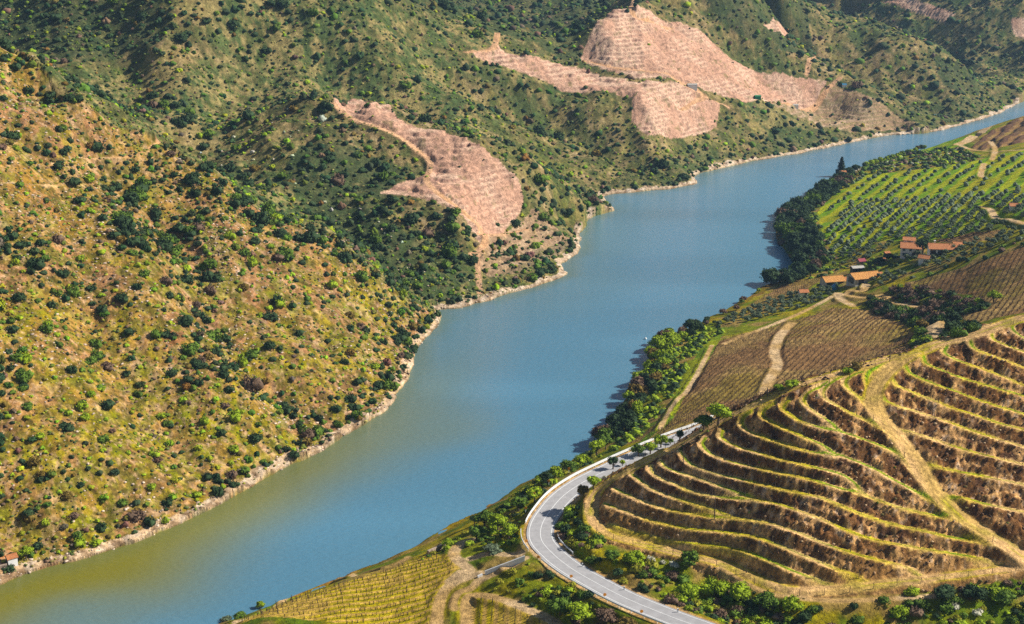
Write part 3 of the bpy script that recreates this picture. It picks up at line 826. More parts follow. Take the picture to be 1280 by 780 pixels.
# water sheet
gw = Grid(np.linspace(-.95,.95,160), np.linspace(math.log(180), math.log(4000), 200))
wv = np.stack([gw.X, gw.Y, np.zeros_like(gw.X)], -1)
iw = np.arange(gw.X.size).reshape(gw.X.shape)
fw = np.stack([iw[:-1,:-1], iw[:-1,1:], iw[1:,1:], iw[1:,:-1]], -1).reshape(-1, 4)
near = 1 - sstep(400, 620, gw.Y)
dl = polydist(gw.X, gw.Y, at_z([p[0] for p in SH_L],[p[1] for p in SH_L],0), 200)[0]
reflection_tint = (1 - sstep(6, 54, dl + (fbm(gw.X, gw.Y, 60, 3, 83)-.5)*40))*(.15+.85*near)  # olive band along the left bank: hill reflection painted into the water colour
blue = np.broadcast_to(C3(.088,.225,.325), gw.X.shape+(3,)); reflc = C3(.20,.185,.016)
wc = mix(blue, reflc, reflection_tint)
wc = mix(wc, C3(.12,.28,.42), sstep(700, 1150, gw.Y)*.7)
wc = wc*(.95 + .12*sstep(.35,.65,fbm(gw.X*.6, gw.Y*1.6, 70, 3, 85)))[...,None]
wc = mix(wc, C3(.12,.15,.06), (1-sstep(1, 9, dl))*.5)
wme = mesh_np("river", wv.reshape(-1,3), fw, M_water, wc.reshape(-1,3), "reflection_tint", True)
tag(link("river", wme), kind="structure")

# ------------------------------------------------------------------ asphalt road with painted lines
def ribbon(line, o0, o1, dz, s0=0, s1=None):
    d = np.gradient(line[:, :2], axis=0); d /= np.linalg.norm(d, axis=1)[:, None]
    nrm = np.stack([-d[:,1], d[:,0]], -1)
    L = line[s0:s1]; N = nrm[s0:s1]
    a = np.concatenate([L[:,:2] + N*o0, L[:,2:3] + dz], 1); b = np.concatenate([L[:,:2] + N*o1, L[:,2:3] + dz], 1)
    V = np.concatenate([a, b]); k = len(L); i = np.arange(k-1)
    return V, np.stack([i, i+1, i+1+k, i+k], -1)
V, F_ = ribbon(rw, ROADW, -ROADW, 0.0)
tag(link("road", mesh_np("road", V, F_, M_asph)), kind="structure")
ml = MB()
for o, w_ in ((3.05,.10), (-3.05,.10)):
    V, F_ = ribbon(rw, o+w_, o-w_, .02); ml.add(V.tolist(), F_.tolist())
V, F_ = ribbon(rw, .09, -.09, .02); ml.add(V.tolist(), F_.tolist())
tag(ml.build("road_marking", M_line), kind="structure")

# guard rails: posts and a steel beam
def offs(line, o):
    d = np.gradient(line[:, :2], axis=0); d /= np.linalg.norm(d, axis=1)[:, None]
    q = line.copy(); q[:,0] += -d[:,1]*o; q[:,1] += d[:,0]*o; return q
def resample(line, step):
    s = np.concatenate([[0], np.cumsum(np.hypot(*np.diff(line[:, :2], axis=0).T))])
    t = np.arange(0, s[-1], step)
    return np.stack([np.interp(t, s, line[:, k]) for k in range(3)], -1)
def guard_rail(line, label, hgt=.75, depth=.42):
    line = resample(line, 2.0); c = line[len(line)//2]
    root = empty("guard_rail", tuple(c)); tag(root, label, "guard rail")
    L = line - c
    b = MB(); k = len(L)
    d = np.gradient(L[:, :2], axis=0); d /= np.linalg.norm(d, axis=1)[:, None]; N = np.stack([-d[:,1], d[:,0]], -1)
    prof = [(-.06, hgt-depth), (-.02, hgt-depth*.78), (-.10, hgt-depth*.5), (-.02, hgt-depth*.22), (-.06, hgt), (.06, hgt), (.06, hgt-depth)]
    vs = []
    for i in range(k):
        for o, z in prof: vs.append((L[i,0]+N[i,0]*o, L[i,1]+N[i,1]*o, L[i,2]+z))
    m = len(prof); fs = []
    for i in range(k-1):
        for j in range(m):
            a = i*m+j; e = i*m+(j+1)%m; fs.append((a, e, e+m, a+m))
    fs += [tuple(range(m)), tuple(range((k-1)*m, k*m))[::-1]]
    b.add(vs, fs); b.build("beam", M_rail, root)
    pm = MB().box(-.07,.07,-.06,.06,-.35,hgt-.05).mesh("post", M_rail)
    for i in range(0, k, 2):
        o = link("post", pm, root, (L[i,0]-N[i,0]*0, L[i,1], L[i,2]), math.atan2(d[i,1], d[i,0])); o.location.z -= .0
    return root
def rng_idx(x0, y0, x1, y1):
    a = at_z(x0, y0, 28)[:2]; b = at_z(x1, y1, 28)[:2]
    i = int(np.argmin(np.hypot(rw[:,0]-a[0], rw[:,1]-a[1]))); j = int(np.argmin(np.hypot(rw[:,0]-b[0], rw[:,1]-b[1])))
    return min(i,j), max(i,j)
side = -1   # river side of the road (right hand when coming from behind the ridge towards the camera)
i0, i1 = rng_idx(900,526,660,655)
guard_rail(offs(rw[i0:i1+1], side*4.55), "long pale steel guard rail on the river side of the asphalt road", .95, .8)
i0, i1 = rng_idx(657,664,662,690)
guard_rail(offs(rw[i0:i1+1], side*5.3), "short white guard rail on the outside of the bend, beside the white wall", .8, .55)
i0, i1 = rng_idx(680,700,880,800)
guard_rail(offs(rw[i0:i1+1], side*4.55), "grey guard rail along the lower road below the bend, with round orange reflectors", .75, .42)
i0, i1 = rng_idx(695,670,706,700)
guard_rail(offs(rw[i0:i1+1], -side*4.6), "short grey guard rail on the inside of the bend under the shrubby bank", .75, .4)
#@@PART2
# white parapet wall beside the driveway
def wall_between(name, pa, pb, h0, h1, th, mat, label, cat="wall"):
    w = hitf([pa, pb]); n = 14
    root_loc = Vector(w[0]); b = MB()
    L = np.linspace(w[0], w[1], n); L[:,2] = hz(L[:,0], L[:,1])
    d = (L[-1]-L[0])[:2]; d /= np.linalg.norm(d); N = np.array([-d[1], d[0]])*th/2
    vs = []; fs = []
    za, zb = max(L[0,2], L[1,2]), max(L[-1,2], L[-2,2])
    for i, p in enumerate(L):
        hh = max(h0 + (h1-h0)*i/(n-1) + (za + (zb-za)*i/(n-1)) - p[2], .5)
        q = p - np.array(root_loc)
        for s_, z in ((1,-1.2),(1,hh),(-1,hh),(-1,-1.2)): vs.append((q[0]+N[0]*s_, q[1]+N[1]*s_, q[2]+z))
    for i in range(n-1):
        for j in range(4): a = i*4+j; e = i*4+(j+1)%4; fs.append((a, a+4, e+4, e))
    fs += [(0,1,2,3), (4*n-4,4*n-1,4*n-2,4*n-3)]
    b.add(vs, fs); o = b.build(name, mat, None, root_loc); return tag(o, label, cat)
wall_between("parapet_wall", (656,701), (606,718), 1.5, .9, .45, M_white, "long white parapet wall sloping down beside the dirt driveway at the road bend")
wall_between("low_wall", (603,720), (597,722), .7, .5, .5, M_white, "short detached block of white wall at the lower end of the driveway")

# ------------------------------------------------------------------ foliage library
import bmesh
def ico(sub):
    bm = bmesh.new(); bmesh.ops.create_icosphere(bm, subdivisions=sub, radius=1.0)
    v = np.array([q.co[:] for q in bm.verts]); f = np.array([[q.index for q in p.verts] for p in bm.faces]); bm.free(); return v, f
ICO = {k: ico(k) for k in (1, 2, 3)}
def leaves(n, r, centre, size, flat=1.0):
    """n leaf sprays (two triangles each) spread through a clump of radius r"""
    d = rng.normal(size=(n,3)); d /= np.linalg.norm(d, axis=1)[:,None]
    rad = r*(.55 + .5*rng.random(n)**.6)
    c = centre + d*rad[:,None]*np.array([1,1,flat])
    a = rng.normal(size=(n,3)); a /= np.linalg.norm(a, axis=1)[:,None]
    b = np.cross(a, d + rng.normal(size=(n,3))*.7); b /= np.linalg.norm(b, axis=1)[:,None]+1e-9
    s = size*(.6+.8*rng.random(n))[:,None]
    V = np.stack([c - a*s, c + b*s*.8, c + a*s, c - b*s*.8], 1).reshape(-1,3)
    i = np.arange(n)*4
    F = np.concatenate([np.stack([i,i+1,i+2],-1), np.stack([i,i+2,i+3],-1)])
    sh = np.repeat(.75 + .5*rng.random(n), 4)
    return V, F, sh
def join(parts):
    Vs, Fs, Ss, o = [], [], [], 0
    for V, F, s in parts: Vs.append(V); Fs.append(F+o); Ss.append(s); o += len(V)
    return np.concatenate(Vs), np.concatenate(Fs), np.concatenate(Ss)
def blob(sub, rough, flat, centre=(0,0,0), r=1.0):
    v, f = ICO[sub]
    d = 1 + rough*(rng.random(len(v))-.5)*2
    lop = 1 + .35*np.sin(v[:,0]*2.6+rng.random()*6)*np.cos(v[:,1]*2.9+rng.random()*6)
    V = v*(d*lop)[:,None]*r*np.array([1,1,flat]) + np.array(centre)
    return V, f, .8+.4*rng.random(len(v))
def bush(level):
    """unit bush: radius about 1, sitting on z=0"""
    if level == 0:
        V, F, S = blob(1, .25, .7, (0,0,.35)); return V, F, S
    if level == 1:
        k = [blob(2, .22, .75, (0,0,.4), .85)]
        for _ in range(2):
            a = rng.random()*6.28; k.append(blob(1, .3, .8, (math.cos(a)*.6, math.sin(a)*.6, .3), .55))
        k.append(leaves(14, .95, np.array([0,0,.45]), .22, .75)); return join(k)
    k = []
    for i in range(7):
        a = rng.random()*6.28; q = .55*rng.random()**.5 if i else 0
        k.append(blob(2, .4, .8, (math.cos(a)*q*1.25, math.sin(a)*q*1.25, .30+.35*rng.random()), .32+.24*rng.random()))
    k.append(leaves(210, 1.0, np.array([0,0,.5]), .13, .75)); return join(k)
def crown_mesh(seed_shape, nleaf, nclump, flat=.85, size=.07):
    """unit tree crown: radius about 1 centred on z=0, made of separate leafy clumps with gaps"""
    k = []
    for i in range(nclump):
        d = rng.normal(size=3); d /= np.linalg.norm(d); d[2] = abs(d[2])*1.1-.35
        q = .30+.42*rng.random(); c = d*q*np.array([1,1,flat]); r = .26+.22*rng.random()
        k.append(blob(1, .35, .85, c, r*.72))
        k.append(leaves(nleaf//nclump, r, c, size, .85))
    return join(k)
def conifer_mesh():
    k = []
    for i in range(11):
        t = i/10; r = .30*(1-t)**.8+.03
        k.append(blob(1, .3, 1.1, (0,0,.08+t*.9), r*.85)); k.append(leaves(46, r*1.05, np.array([0,0,.08+t*.9]), .05, 1.1))
    return join(k)
COLS = {'evergreen': (.034,.064,.022), 'green': (.095,.160,.016), 'lime': (.24,.325,.012), 'brown': (.15,.095,.06), 'olive': (.12,.155,.085), 'blossom': (.50,.48,.36), 'rusty': (.16,.11,.02), 'yellow': (.26,.25,.02)}
LIB = {l: [bush(l) for _ in range(5)] for l in (0, 1, 2)}
def scatter(name, level, pos, rad, hgt, colr, label, cat, lib=None):
    lib = lib or LIB[level]; n = len(pos)
    if n == 0: return None
    Vs, Fs, Cs, o = [], [], [], 0
    which = rng.integers(0, len(lib), n)
    for k, (V, F, S) in enumerate(lib):
        I = np.where(which == k)[0]
        if not len(I): continue
        a = rng.random(len(I))*6.28; ca, sa = np.cos(a)[:,None], np.sin(a)[:,None]
        x = V[None,:,0]*ca - V[None,:,1]*sa; y = V[None,:,0]*sa + V[None,:,1]*ca
        W = np.stack([x*rad[I,None], y*rad[I,None], V[None,:,2]*hgt[I,None]], -1) + pos[I][:,None,:]
        Vs.append(W.reshape(-1,3)); m = len(V)
        Fs.append((F[None] + (np.arange(len(I))*m)[:,None,None]).reshape(-1,3) + o); o += len(I)*m
        Cs.append((colr[I][:,None,:]*S[None,:,None]).reshape(-1,3))
    me = mesh_np(name, np.concatenate(Vs), np.concatenate(Fs), M_leaf, np.concatenate(Cs), "leafcol")
    o = link(name, me); return tag(o, label, cat, kind="stuff")
def pix(p):
    p = np.atleast_2d(p); d = p[:,1]*CP - (p[:,2]-CAMZ)*SP
    up = p[:,1]*SP + (p[:,2]-CAMZ)*CP
    return W0/2 + FPX*p[:,0]/d, H0/2 - FPX*up/d, d
def visible(p):
    px, py, d = pix(p)
    inn = (px > 2) & (px < W0-2) & (py > 2) & (py < H0-2)
    out = np.zeros(len(p), bool); I = np.where(inn)[0]
    if len(I):
        h = hitf(np.stack([px[I], py[I]], -1)); dd = h[:,1]*CP - (h[:,2]-CAMZ)*SP
        out[I] = dd > d[I]-4
    return out

# ------------------------------------------------------------------ wild shrubs on the hillsides
def jitgrid(x0, x1, y0, y1, st):
    xs = np.arange(x0, x1, st); ys = np.arange(y0, y1, st)
    gx_, gy_ = np.meshgrid(xs, ys); gx_ = gx_.ravel(); gy_ = gy_.ravel()
    gx_ = gx_ + (rng.random(gx_.size)-.5)*st*1.1; gy_ = gy_ + (rng.random(gx_.size)-.5)*st*1.1
    return gx_, gy_
cand = []
for (ya, yb, st) in ((300, 720, 3.7), (720, 1050, 5.0), (1050, 1900, 7.0)):
    x, y = jitgrid(-.44*yb, .44*yb, ya, yb, st); m = (np.abs(x) < .43*y+10); cand.append(np.stack([x[m], y[m]], -1))
cand = np.concatenate(cand)
x, y = cand.T
z = hz(x, y); lb = ~inpoly(x, y, rightpoly)
dsx = polydist(x, y, at_z([p[0] for p in SH_L],[p[1] for p in SH_L],0), 60)[0]
qx_, qy_, _ = pix(np.stack([x, y, z], -1))
GUL = smooth(hit([(205,275),(245,330),(258,390),(300,445),(350,490),(410,540)]), 5)[:, :2]
dens = .52 + .42*sstep(.50, .62, fbm(x, y, 34, 3, 101)) + .25*sstep(.5,.65, fbm(x, y, 14, 2, 102))
dens += .25*sstep(600, 800, y)
dens += .3*(dsx < 9)
for k, (pl, dv) in FOR.items():
    mm = inpoly(qx_, qy_, pl); dens[mm] = np.maximum(dens[mm], dv + .15)
gd = polydist(x, y, np.c_[GUL, np.zeros(len(GUL))], 30)[0]
dens = np.where(gd < 2 + 8*fbm(x, y, 20, 2, 170), 1.0, dens)
dfor = dens >= .94
bad = np.zeros(x.shape, bool)
for k in PW:
    if k.startswith('pink') and k != 'pink5': bad |= inpoly(x, y, PW[k])
dens = np.where(bad, .05, dens)
dens = np.where(inpoly(x, y, PW['pink5']), .42, dens)
dens = np.where(G.sample(np.minimum(DTR, 50), x, y) < .8, 0, dens)
ok = lb & (z > 1.4) & (rng.random(len(x)) < dens)
x, y, z, dfor, bad = x[ok], y[ok], z[ok], dfor[ok], bad[ok]
ns = len(x)
size = np.exp(rng.normal(0, .42, ns))*1.02
size = np.where(dfor, np.maximum(size*1.3, .9), size); size = np.where(y > 1050, size*1.3, np.where(y > 720, size*1.08, size)); size = np.where(bad, size*.6, size)
size = np.clip(size, .45, 4.2)
kindn = fbm(x, y, 30, 3, 110); u = rng.random(ns)
kinds = np.full(ns, 'evergreen', dtype='<U10')
kinds[(u > .30)] = 'green'; kinds[(u > .62)] = 'lime'; kinds[(u > .91)] = 'brown'; kinds[(u > .96)] = 'rusty'
kinds[((kindn > .52) | (z < 30)) & (u > .42) & (u < .84) & (y < 620)] = 'lime'
kinds[dfor & (u < .62)] = 'evergreen'; kinds[dfor & (u >= .62) & (u < .85)] = 'green'
pale = inpoly(x, y, poly([(230,170),(330,140),(420,165),(400,220),(440,260),(520,330),(430,290),(330,230)])) & (rng.random(ns) < .22)
kinds[pale] = 'blossom'
size = np.where(kinds == 'lime', size*.8, size); size = np.where(kinds == 'blossom', size*.6, size)
hgt = size*(.75+.5*rng.random(ns)); hgt = np.where(dfor, hgt*1.1, hgt)
cb = np.array([COLS[k] for k in kinds])*(.7+.6*rng.random((ns,1)))*(1+.15*rng.normal(size=(ns,3))*np.array([1,.5,.5]))
cb = np.clip(cb, .008, .7)
pos = np.stack([x, y, z - .12*size], -1)
px_, py_, dd_ = pix(pos); app = size*1780/dd_
vis = visible(pos + np.array([0,0,1.0]))
order = np.argsort(-(app*vis))
indiv = order[:300]
rest = np.ones(ns, bool); rest[indiv] = False
print("shrubs", ns)
LBUSH = {}
def bush_mesh(kind, v):
    if (kind, v) not in LBUSH:
        V, F, S = LIB[2][v]; LBUSH[kind, v] = mesh_np("shrub_foliage", V, F, M_leaf, np.array(COLS[kind])[None]*S[:,None], "leafcol")
    return LBUSH[kind, v]
KW = {'evergreen': 'dark evergreen', 'green': 'mid green', 'lime': 'bright yellow-green', 'brown': 'bare brown', 'rusty': 'rusty olive', 'blossom': 'pale flowering', 'olive': 'grey-green', 'yellow': 'yellow'}
AREAS = [(0,0,120,250,'high on the left crest'),(120,0,300,330,'near the crest track'),(0,250,110,420,'on the upper left edge'),(110,250,230,420,'left of the wooded gully'),
 (230,250,420,480,'beside the wooded gully'),(0,420,110,600,'on the left edge slope'),(110,420,230,600,'on the grassy lower slope'),(230,480,420,640,'above the middle rocks'),
 (0,600,110,800,'near the ruined hut'),(110,600,300,800,'just above the lower shore rocks'),(420,300,600,640,'on the headland tip')]
used_labels = {}
def uniq(base, extras):
    """first wording, from plain to more particular, that is not used yet"""
    for e in extras:
        l = (base + (" " + e if e else "")).strip()
        if len(l.split()) <= 16 and l not in used_labels: used_labels[l] = 1; return l
    return base
ORD = ["leftmost","second from the left","third from the left","fourth from the left","fifth from the left","sixth from the left","seventh from the left","eighth from the left","ninth from the left","tenth from the left","eleventh from the left","twelfth from the left"]
buckets = {}
for i in indiv:
    ar = next((a[4] for a in AREAS if a[0] <= px_[i] < a[2] and a[1] <= py_[i] < a[3]), 'on the far slopes across the river')
    sz = 'large' if size[i] > 2.6 else 'medium' if size[i] > 2.0 else 'small'
    sh = 'tall' if hgt[i] > size[i]*1.1 else 'low' if hgt[i] < size[i]*.85 else 'round'
    buckets.setdefault((KW[kinds[i]], sz, sh, ar), []).append(i)
for (kw, sz, sh, ar), L in buckets.items():
    L.sort(key=lambda i: px_[i])
    for q, i in enumerate(L):
        base = f"{sz} {sh} {kw} shrub {ar}"
        if len(L) > 1: base = (f"{ORD[q]} {base}" if q < 12 else base)
        if len(base.split()) > 16: base = base.replace(' medium ', ' ')
        o = link("shrub", bush_mesh(kinds[i], int(rng.integers(5))), None, tuple(pos[i]), float(rng.random()*6.28))
        o.scale = (size[i], size[i], hgt[i])
        tag(o, base, "shrub", "shrubs scattered over the dry hillside")
yy = pos[:,1]
nearm = rest & (yy < 640); midm = rest & (yy >= 640) & (yy < 950); farm = rest & (yy >= 950)
scatter("scrub", 2, pos[nearm & (app > 5)], size[nearm & (app > 5)], hgt[nearm & (app > 5)], cb[nearm & (app > 5)], "smaller scrub bushes covering the near left hillside", "scrub")
scatter("scrub", 1, pos[nearm & (app <= 5)], size[nearm & (app <= 5)], hgt[nearm & (app <= 5)], cb[nearm & (app <= 5)], "fine low scrub between the bushes of the left hillside", "scrub")
scatter("scrub", 1, pos[midm], size[midm], hgt[midm], cb[midm], "dense green scrub on the middle slopes across the river", "scrub")
scatter("scrub", 0, pos[farm], size[farm], hgt[farm], cb[farm], "dark scrub and wood on the farthest slopes", "scrub")
parts_xy = [jitgrid(-480, 620, 610, 980, 3.3), jitgrid(-560, 720, 980, 1500, 5.2)]
x = np.concatenate([q[0] for q in parts_xy]); y = np.concatenate([q[1] for q in parts_xy])
m = (np.abs(x) < .42*y) & ~inpoly(x, y, rightpoly); x, y = x[m], y[m]; z = hz(x, y)
m = (z > 1.5) & (rng.random(len(x)) < .35 + .5*sstep(.4,.6,fbm(x, y, 30, 3, 160)))
for k in PW:
    if k.startswith('pink'): m &= ~inpoly(x, y, PW[k])
x, y, z = x[m], y[m], z[m]
u = rng.random(len(x)); cc = np.array([(.09,.12,.035),(.17,.20,.04),(.06,.085,.03),(.25,.22,.07),(.13,.095,.05)])[np.searchsorted([.35,.6,.8,.92], u)]
r_ = (.45+.7*rng.random(len(x)))*np.where(y > 980, 1.5, 1)
scatter("heath", 0, np.stack([x,y,z-.1],-1), r_, r_*.7, cc*(.7+.6*rng.random((len(x),1))), "low heath covering the slopes beyond the river", "heath")
# herb tufts and stones among the shrubs on the nearest slope
x, y = jitgrid(-280, 60, 340, 680, 1.9); m = ~inpoly(x, y, rightpoly); x, y = x[m], y[m]; z = hz(x, y)
m = (z > 1) & (rng.random(len(x)) < .25 + .55*sstep(.42,.6,fbm(x, y, 20, 3, 120))) & (np.abs(x) < .43*y); x, y, z = x[m], y[m], z[m]
u = rng.random(len(x)); cc = np.array([(.27,.27,.03),(.13,.19,.02),(.24,.20,.06),(.09,.12,.03),(.16,.10,.06)])[np.minimum((u*5).astype(int),4)]
r_ = .3+.55*rng.random(len(x))**1.5
scatter("grass_tufts", 0, np.stack([x,y,z-.05],-1), r_, r_*.8, cc*(.7+.6*rng.random((len(x),1))), "tufts of yellow and green grass on the near left slope", "grass")
x, y = jitgrid(-280, 60, 340, 680, 2.0); m = ~inpoly(x, y, rightpoly); x, y = x[m], y[m]; z = hz(x, y); q = fbm(x, y, 26, 3, 130)
dsx = polydist(x, y, at_z([p[0] for p in SH_L],[p[1] for p in SH_L],0), 30)[0]
m = (z > -.2) & (rng.random(len(x)) < .22 + .75*sstep(.50,.62,q) + .9*(dsx < 4)) & (np.abs(x) < .43*y); x, y, z = x[m], y[m], z[m]
r_ = .2+.6*rng.random(len(x))**2.5
scatter("rocks", 0, np.stack([x,y,z-.1],-1), r_, r_*.6, C3(.52,.40,.30)*(.6+.7*rng.random((len(x),1))), "loose pale rocks scattered on the left slope and along its shore", "rocks")

# ------------------------------------------------------------------ trees of the near bank (trunk + leafy crown)
CROWN = {}
TR = {k: crown_mesh(k, 1300, 22) for k in range(5)}
OL = {k: crown_mesh(k, 320, 11, .8, .12) for k in range(4)}
CONI = conifer_mesh()
def crown_me(kind, v, lib, nm):
    if (kind, v, nm) not in CROWN:
        V, F, S = lib[v]; CROWN[kind, v, nm] = mesh_np(nm, V, F, M_leaf, np.array(COLS[kind])[None]*S[:,None], "leafcol")
    return CROWN[kind, v, nm]
def trunk_mesh():
    b = MB(); b.tube((0,0,-.08), (.02,.01,.34), .055, .038, 7)
    for k in range(5):
        a = k*1.257; b.tube((.02,.01,.28), (.02+math.cos(a)*.26, .01+math.sin(a)*.26, .58+.1*(k%2)), .026, .008, 5)
    b.tube((.02,.01,.32), (0,0,.8), .03, .006, 5); return b.mesh("trunk", M_bark)
TRUNK = trunk_mesh()
def tree(p, h, w, kind, label, cat="tree", name="broadleaf_tree", group=None, lib=TR, low=.0, rot=None):
    r = empty(name, tuple(p), rng.random()*6.28 if rot is None else rot); tag(r, label, cat, group)
    t = link("trunk", TRUNK, r); t.scale = (h, h, h*.9)
    c = link("crown", crown_me(kind, int(rng.integers(len(lib))), lib, "crown"), r); cz = h*(.60 - low)
    c.location = (0,0,cz); c.scale = (w/2, w/2, (h - cz)*1.08)
    return r
# px, py of the foot, height m, width m, colour, label
TREES = [
 (766,587,5.0,4.0,'evergreen',"small dark tree with bare trunk at the inner edge of the curving road"),
 (778,583,2.6,2.2,'lime',"little light green sapling just right of the dark tree by the road"),
 (798,571,5.0,5.2,'green',"airy green tree leaning over the road, between the sapling and two denser trees"),
 (813,568,4.6,5.0,'lime',"dense light green tree beside the road, second uphill from the dark tree"),
 (826,560,5.4,5.6,'lime',"bright green tree overhanging the road where the terraces begin"),
 (838,556,2.6,2.2,'green',"small green sapling by the road near the ridge"),
 (850,552,4.0,3.0,'evergreen',"small dark oval tree standing on the ridge track above the road"),
 (880,538,5.6,6.0,'green',"dark green tree where the road disappears behind the ridge"),
 (898,531,7.0,8.5,'lime',"broad bright green tree at the ridge where the road disappears"),
 (729,620,5.2,5.2,'rusty',"rusty olive bush-like tree on the inside of the road bend"),
 (742,611,4.4,5.0,'lime',"leafy green tree right of the rusty one inside the bend"),
 (636,674,5.5,5.5,'lime',"bright green tree nearest the white guard rail outside the bend"),
 (622,664,6.0,6.5,'lime',"spreading yellow-green tree in the middle of the clump above the river"),
 (606,660,6.0,7.5,'green',"wide green tree at the back of the clump above the river"),
 (596,676,5.2,6.0,'green',"round green tree at the front left of the clump above the river"),
 (593,656,3.6,3.6,'evergreen',"small dark tree at the far left of the clump above the river"),
 (560,685,3.4,4.0,'lime',"small light green tree by the stone wall left of the dirt loop"),
 (615,690,3.2,6.0,'olive',"low grey-green bush inside the dirt loop"),
 (648,640,5.2,5.6,'green',"green tree below the guard rail left of the bend"),
 (668,628,5.4,6.5,'lime',"bright tree on the river bank left of the bend"),
 (683,606,5.0,5.2,'evergreen',"dark round tree on the bank just above the river bend"),
 (694,600,5.2,5.4,'lime',"light green tree right of the dark one on the bank"),
 (711,590,4.6,6.0,'green',"low green tree hugging the outside of the guard rail"),
 (727,582,4.6,6.0,'lime',"yellow-green tree outside the rail where the road straightens"),
 (746,569,6.2,7.0,'lime',"tall light green tree at the lower end of the riverside wood"),
 (757,562,6.0,7.0,'green',"green tree second from the lower end of the riverside wood"),
 (862,707,6.0,7.0,'green',"large green bush-like tree under the lowest terrace"),
 (792,704,5.4,6.4,'lime',"light green bush between the road and the lowest terrace"),
 (765,700,4.2,5.0,'green',"green bush just uphill of the road's inner bank"),
 (860,745,5.6,7.0,'lime',"bright green bush low on the right of the road at the bottom"),
 (895,742,6.2,8.0,'lime',"bright green bush below the terraces, leftmost of the row at the bottom"),
 (925,750,6.2,8.0,'lime',"bright green bush below the terraces, second of the row at the bottom"),
 (958,757,5.4,7.0,'green',"mid green bush below the terraces, third of the row at the bottom"),
 (990,762,5.0,6.4,'lime',"light green bush below the terraces, fourth of the row at the bottom"),
 (1180,748,4.8,7.5,'evergreen',"dark evergreen bush at the foot of the bank in the bottom right"),
 (1220,746,4.6,7.0,'evergreen',"dark evergreen thicket tree at the right end under the track"),
 (1255,752,4.8,6.0,'green',"green bush in the bottom right corner under the track"),
 (700,768,6.6,8.0,'green',"big green tree below the lower road, left of the brown thicket"),
 (722,778,6.0,7.5,'lime',"bright green tree at the bottom edge below the lower road"),
 (757,776,5.0,7.5,'brown',"leafless brown thicket tree below the lower road"),
 (785,785,4.6,6.0,'rusty',"rusty green bush below the lower road next to the brown thicket"),
 (326,760,3.4,3.0,'lime',"small lone bright tree standing at the vineyard edge over the water"),
 (300,772,2.8,4.0,'green',"low green bush at the vineyard's lower left corner over the water"),
 (283,776,3.0,4.0,'olive',"grey-green bush at the water's edge at the bottom"),
 (33,700,5.0,5.6,'lime',"yellow-green tree beside the ruined hut on the left shore"),
 (88,700,5.0,7.0,'evergreen',"large dark evergreen by the rocks right of the ruined hut"),
 (1262,389,6.0,7.5,'lime',"round bright green tree at the edge of the brown field")][:45] + [
 (1242,378,5.6,6.4,'lime',"round bright green tree at the corner of the brown field on the right"),
 (1223,384,4.4,5.0,'lime',"smaller bright green tree left of the round one by the brown field"),
 (1125,361,3.6,4.0,'lime',"small bright bush at the bend of the pale farm track"),
 (1188,420,5.0,6.0,'evergreen',"dark tree right of the pale turning place behind the ridge"),
 (1190,408,6.4,7.5,'evergreen',"tall dark tree above the pale turning place behind the ridge"),
 (1150,424,5.0,6.0,'green',"green tree left of the pale turning place behind the ridge"),
 (1152,412,4.8,5.6,'rusty',"rusty dark tree at the upper left of the pale turning place"),
 (1157,398,6.4,7.0,'brown',"dark brown round tree beside the pale farm track"),
 (990,484,3.4,5.0,'lime',"bright round bush on the ridge at the end of the field track"),
 (973,487,2.6,3.6,'lime',"small bright bush left of the round one at the end of the field track"),
 (1070,460,3.0,4.2,'rusty',"rusty bush on the ridge at the top of the terraces"),
 (1060,466,2.4,3.6,'lime',"bright green bush beside the rusty one on the ridge"),
 (1153,318,9.0,9.0,'evergreen',"tall dark tree standing between the two wings of the farmhouse"),
 (1128,316,5.0,6.0,'green',"green tree in front of the farmhouse's left wing"),
 (1098,332,5.0,6.0,'evergreen',"dark tree in the garden behind the long barn"),
 (1110,327,5.0,6.0,'evergreen',"dark tree in the garden between the barn and the farmhouse"),
 (1088,335,4.6,5.0,'green',"green garden tree behind the white-roofed shed"),
]
tp = hitf([(t[0], t[1]) for t in TREES])
for t, p in zip(TREES, tp):
    p = p.copy(); p[2] = hz(p[0], p[1]) - .1
    low = .18 if ('bush' in t[5] or 'thicket' in t[5]) else .02
    tree(p, t[2]*(.8 if low > .1 else 1.0), t[3]*1.0, t[4], t[5], low=low)
# the riverside wood: a belt of trees along the near shore
belt = smooth(at_z([p[0] for p in SH_R[8:]], [p[1] for p in SH_R[8:]], 0), 6)
belt = resample(belt, 4.3)
dB = np.gradient(belt[:,:2], axis=0); dB /= np.linalg.norm(dB, axis=1)[:,None]; nB = np.stack([dB[:,1], -dB[:,0]], -1)
bt = []
for i in range(len(belt)):
    bx, by, _ = pix(belt[i])
    wide = 3 if 955 < bx[0] < 1045 and by[0] > 225 else 2 if by[0] > 400 else 1
    for r in range(wide):
        o = 2.5 + r*5.5 + rng.random()*3
        q = belt[i,:2] + nB[i]*o + rng.normal(size=2)*1.0
        z = hz(q[0], q[1])
        if z > .05 and not (860 < bx[0] < 960 and rng.random() < .45): bt.append((q[0], q[1], float(z), float(bx[0]), float(by[0]), r))
bt = np.array(bt)
RW = ['lowest riverside wood','middle riverside wood','upper riverside wood','thin line below the olives','dark wood on the headland','shore beyond the headland']
bb = {}
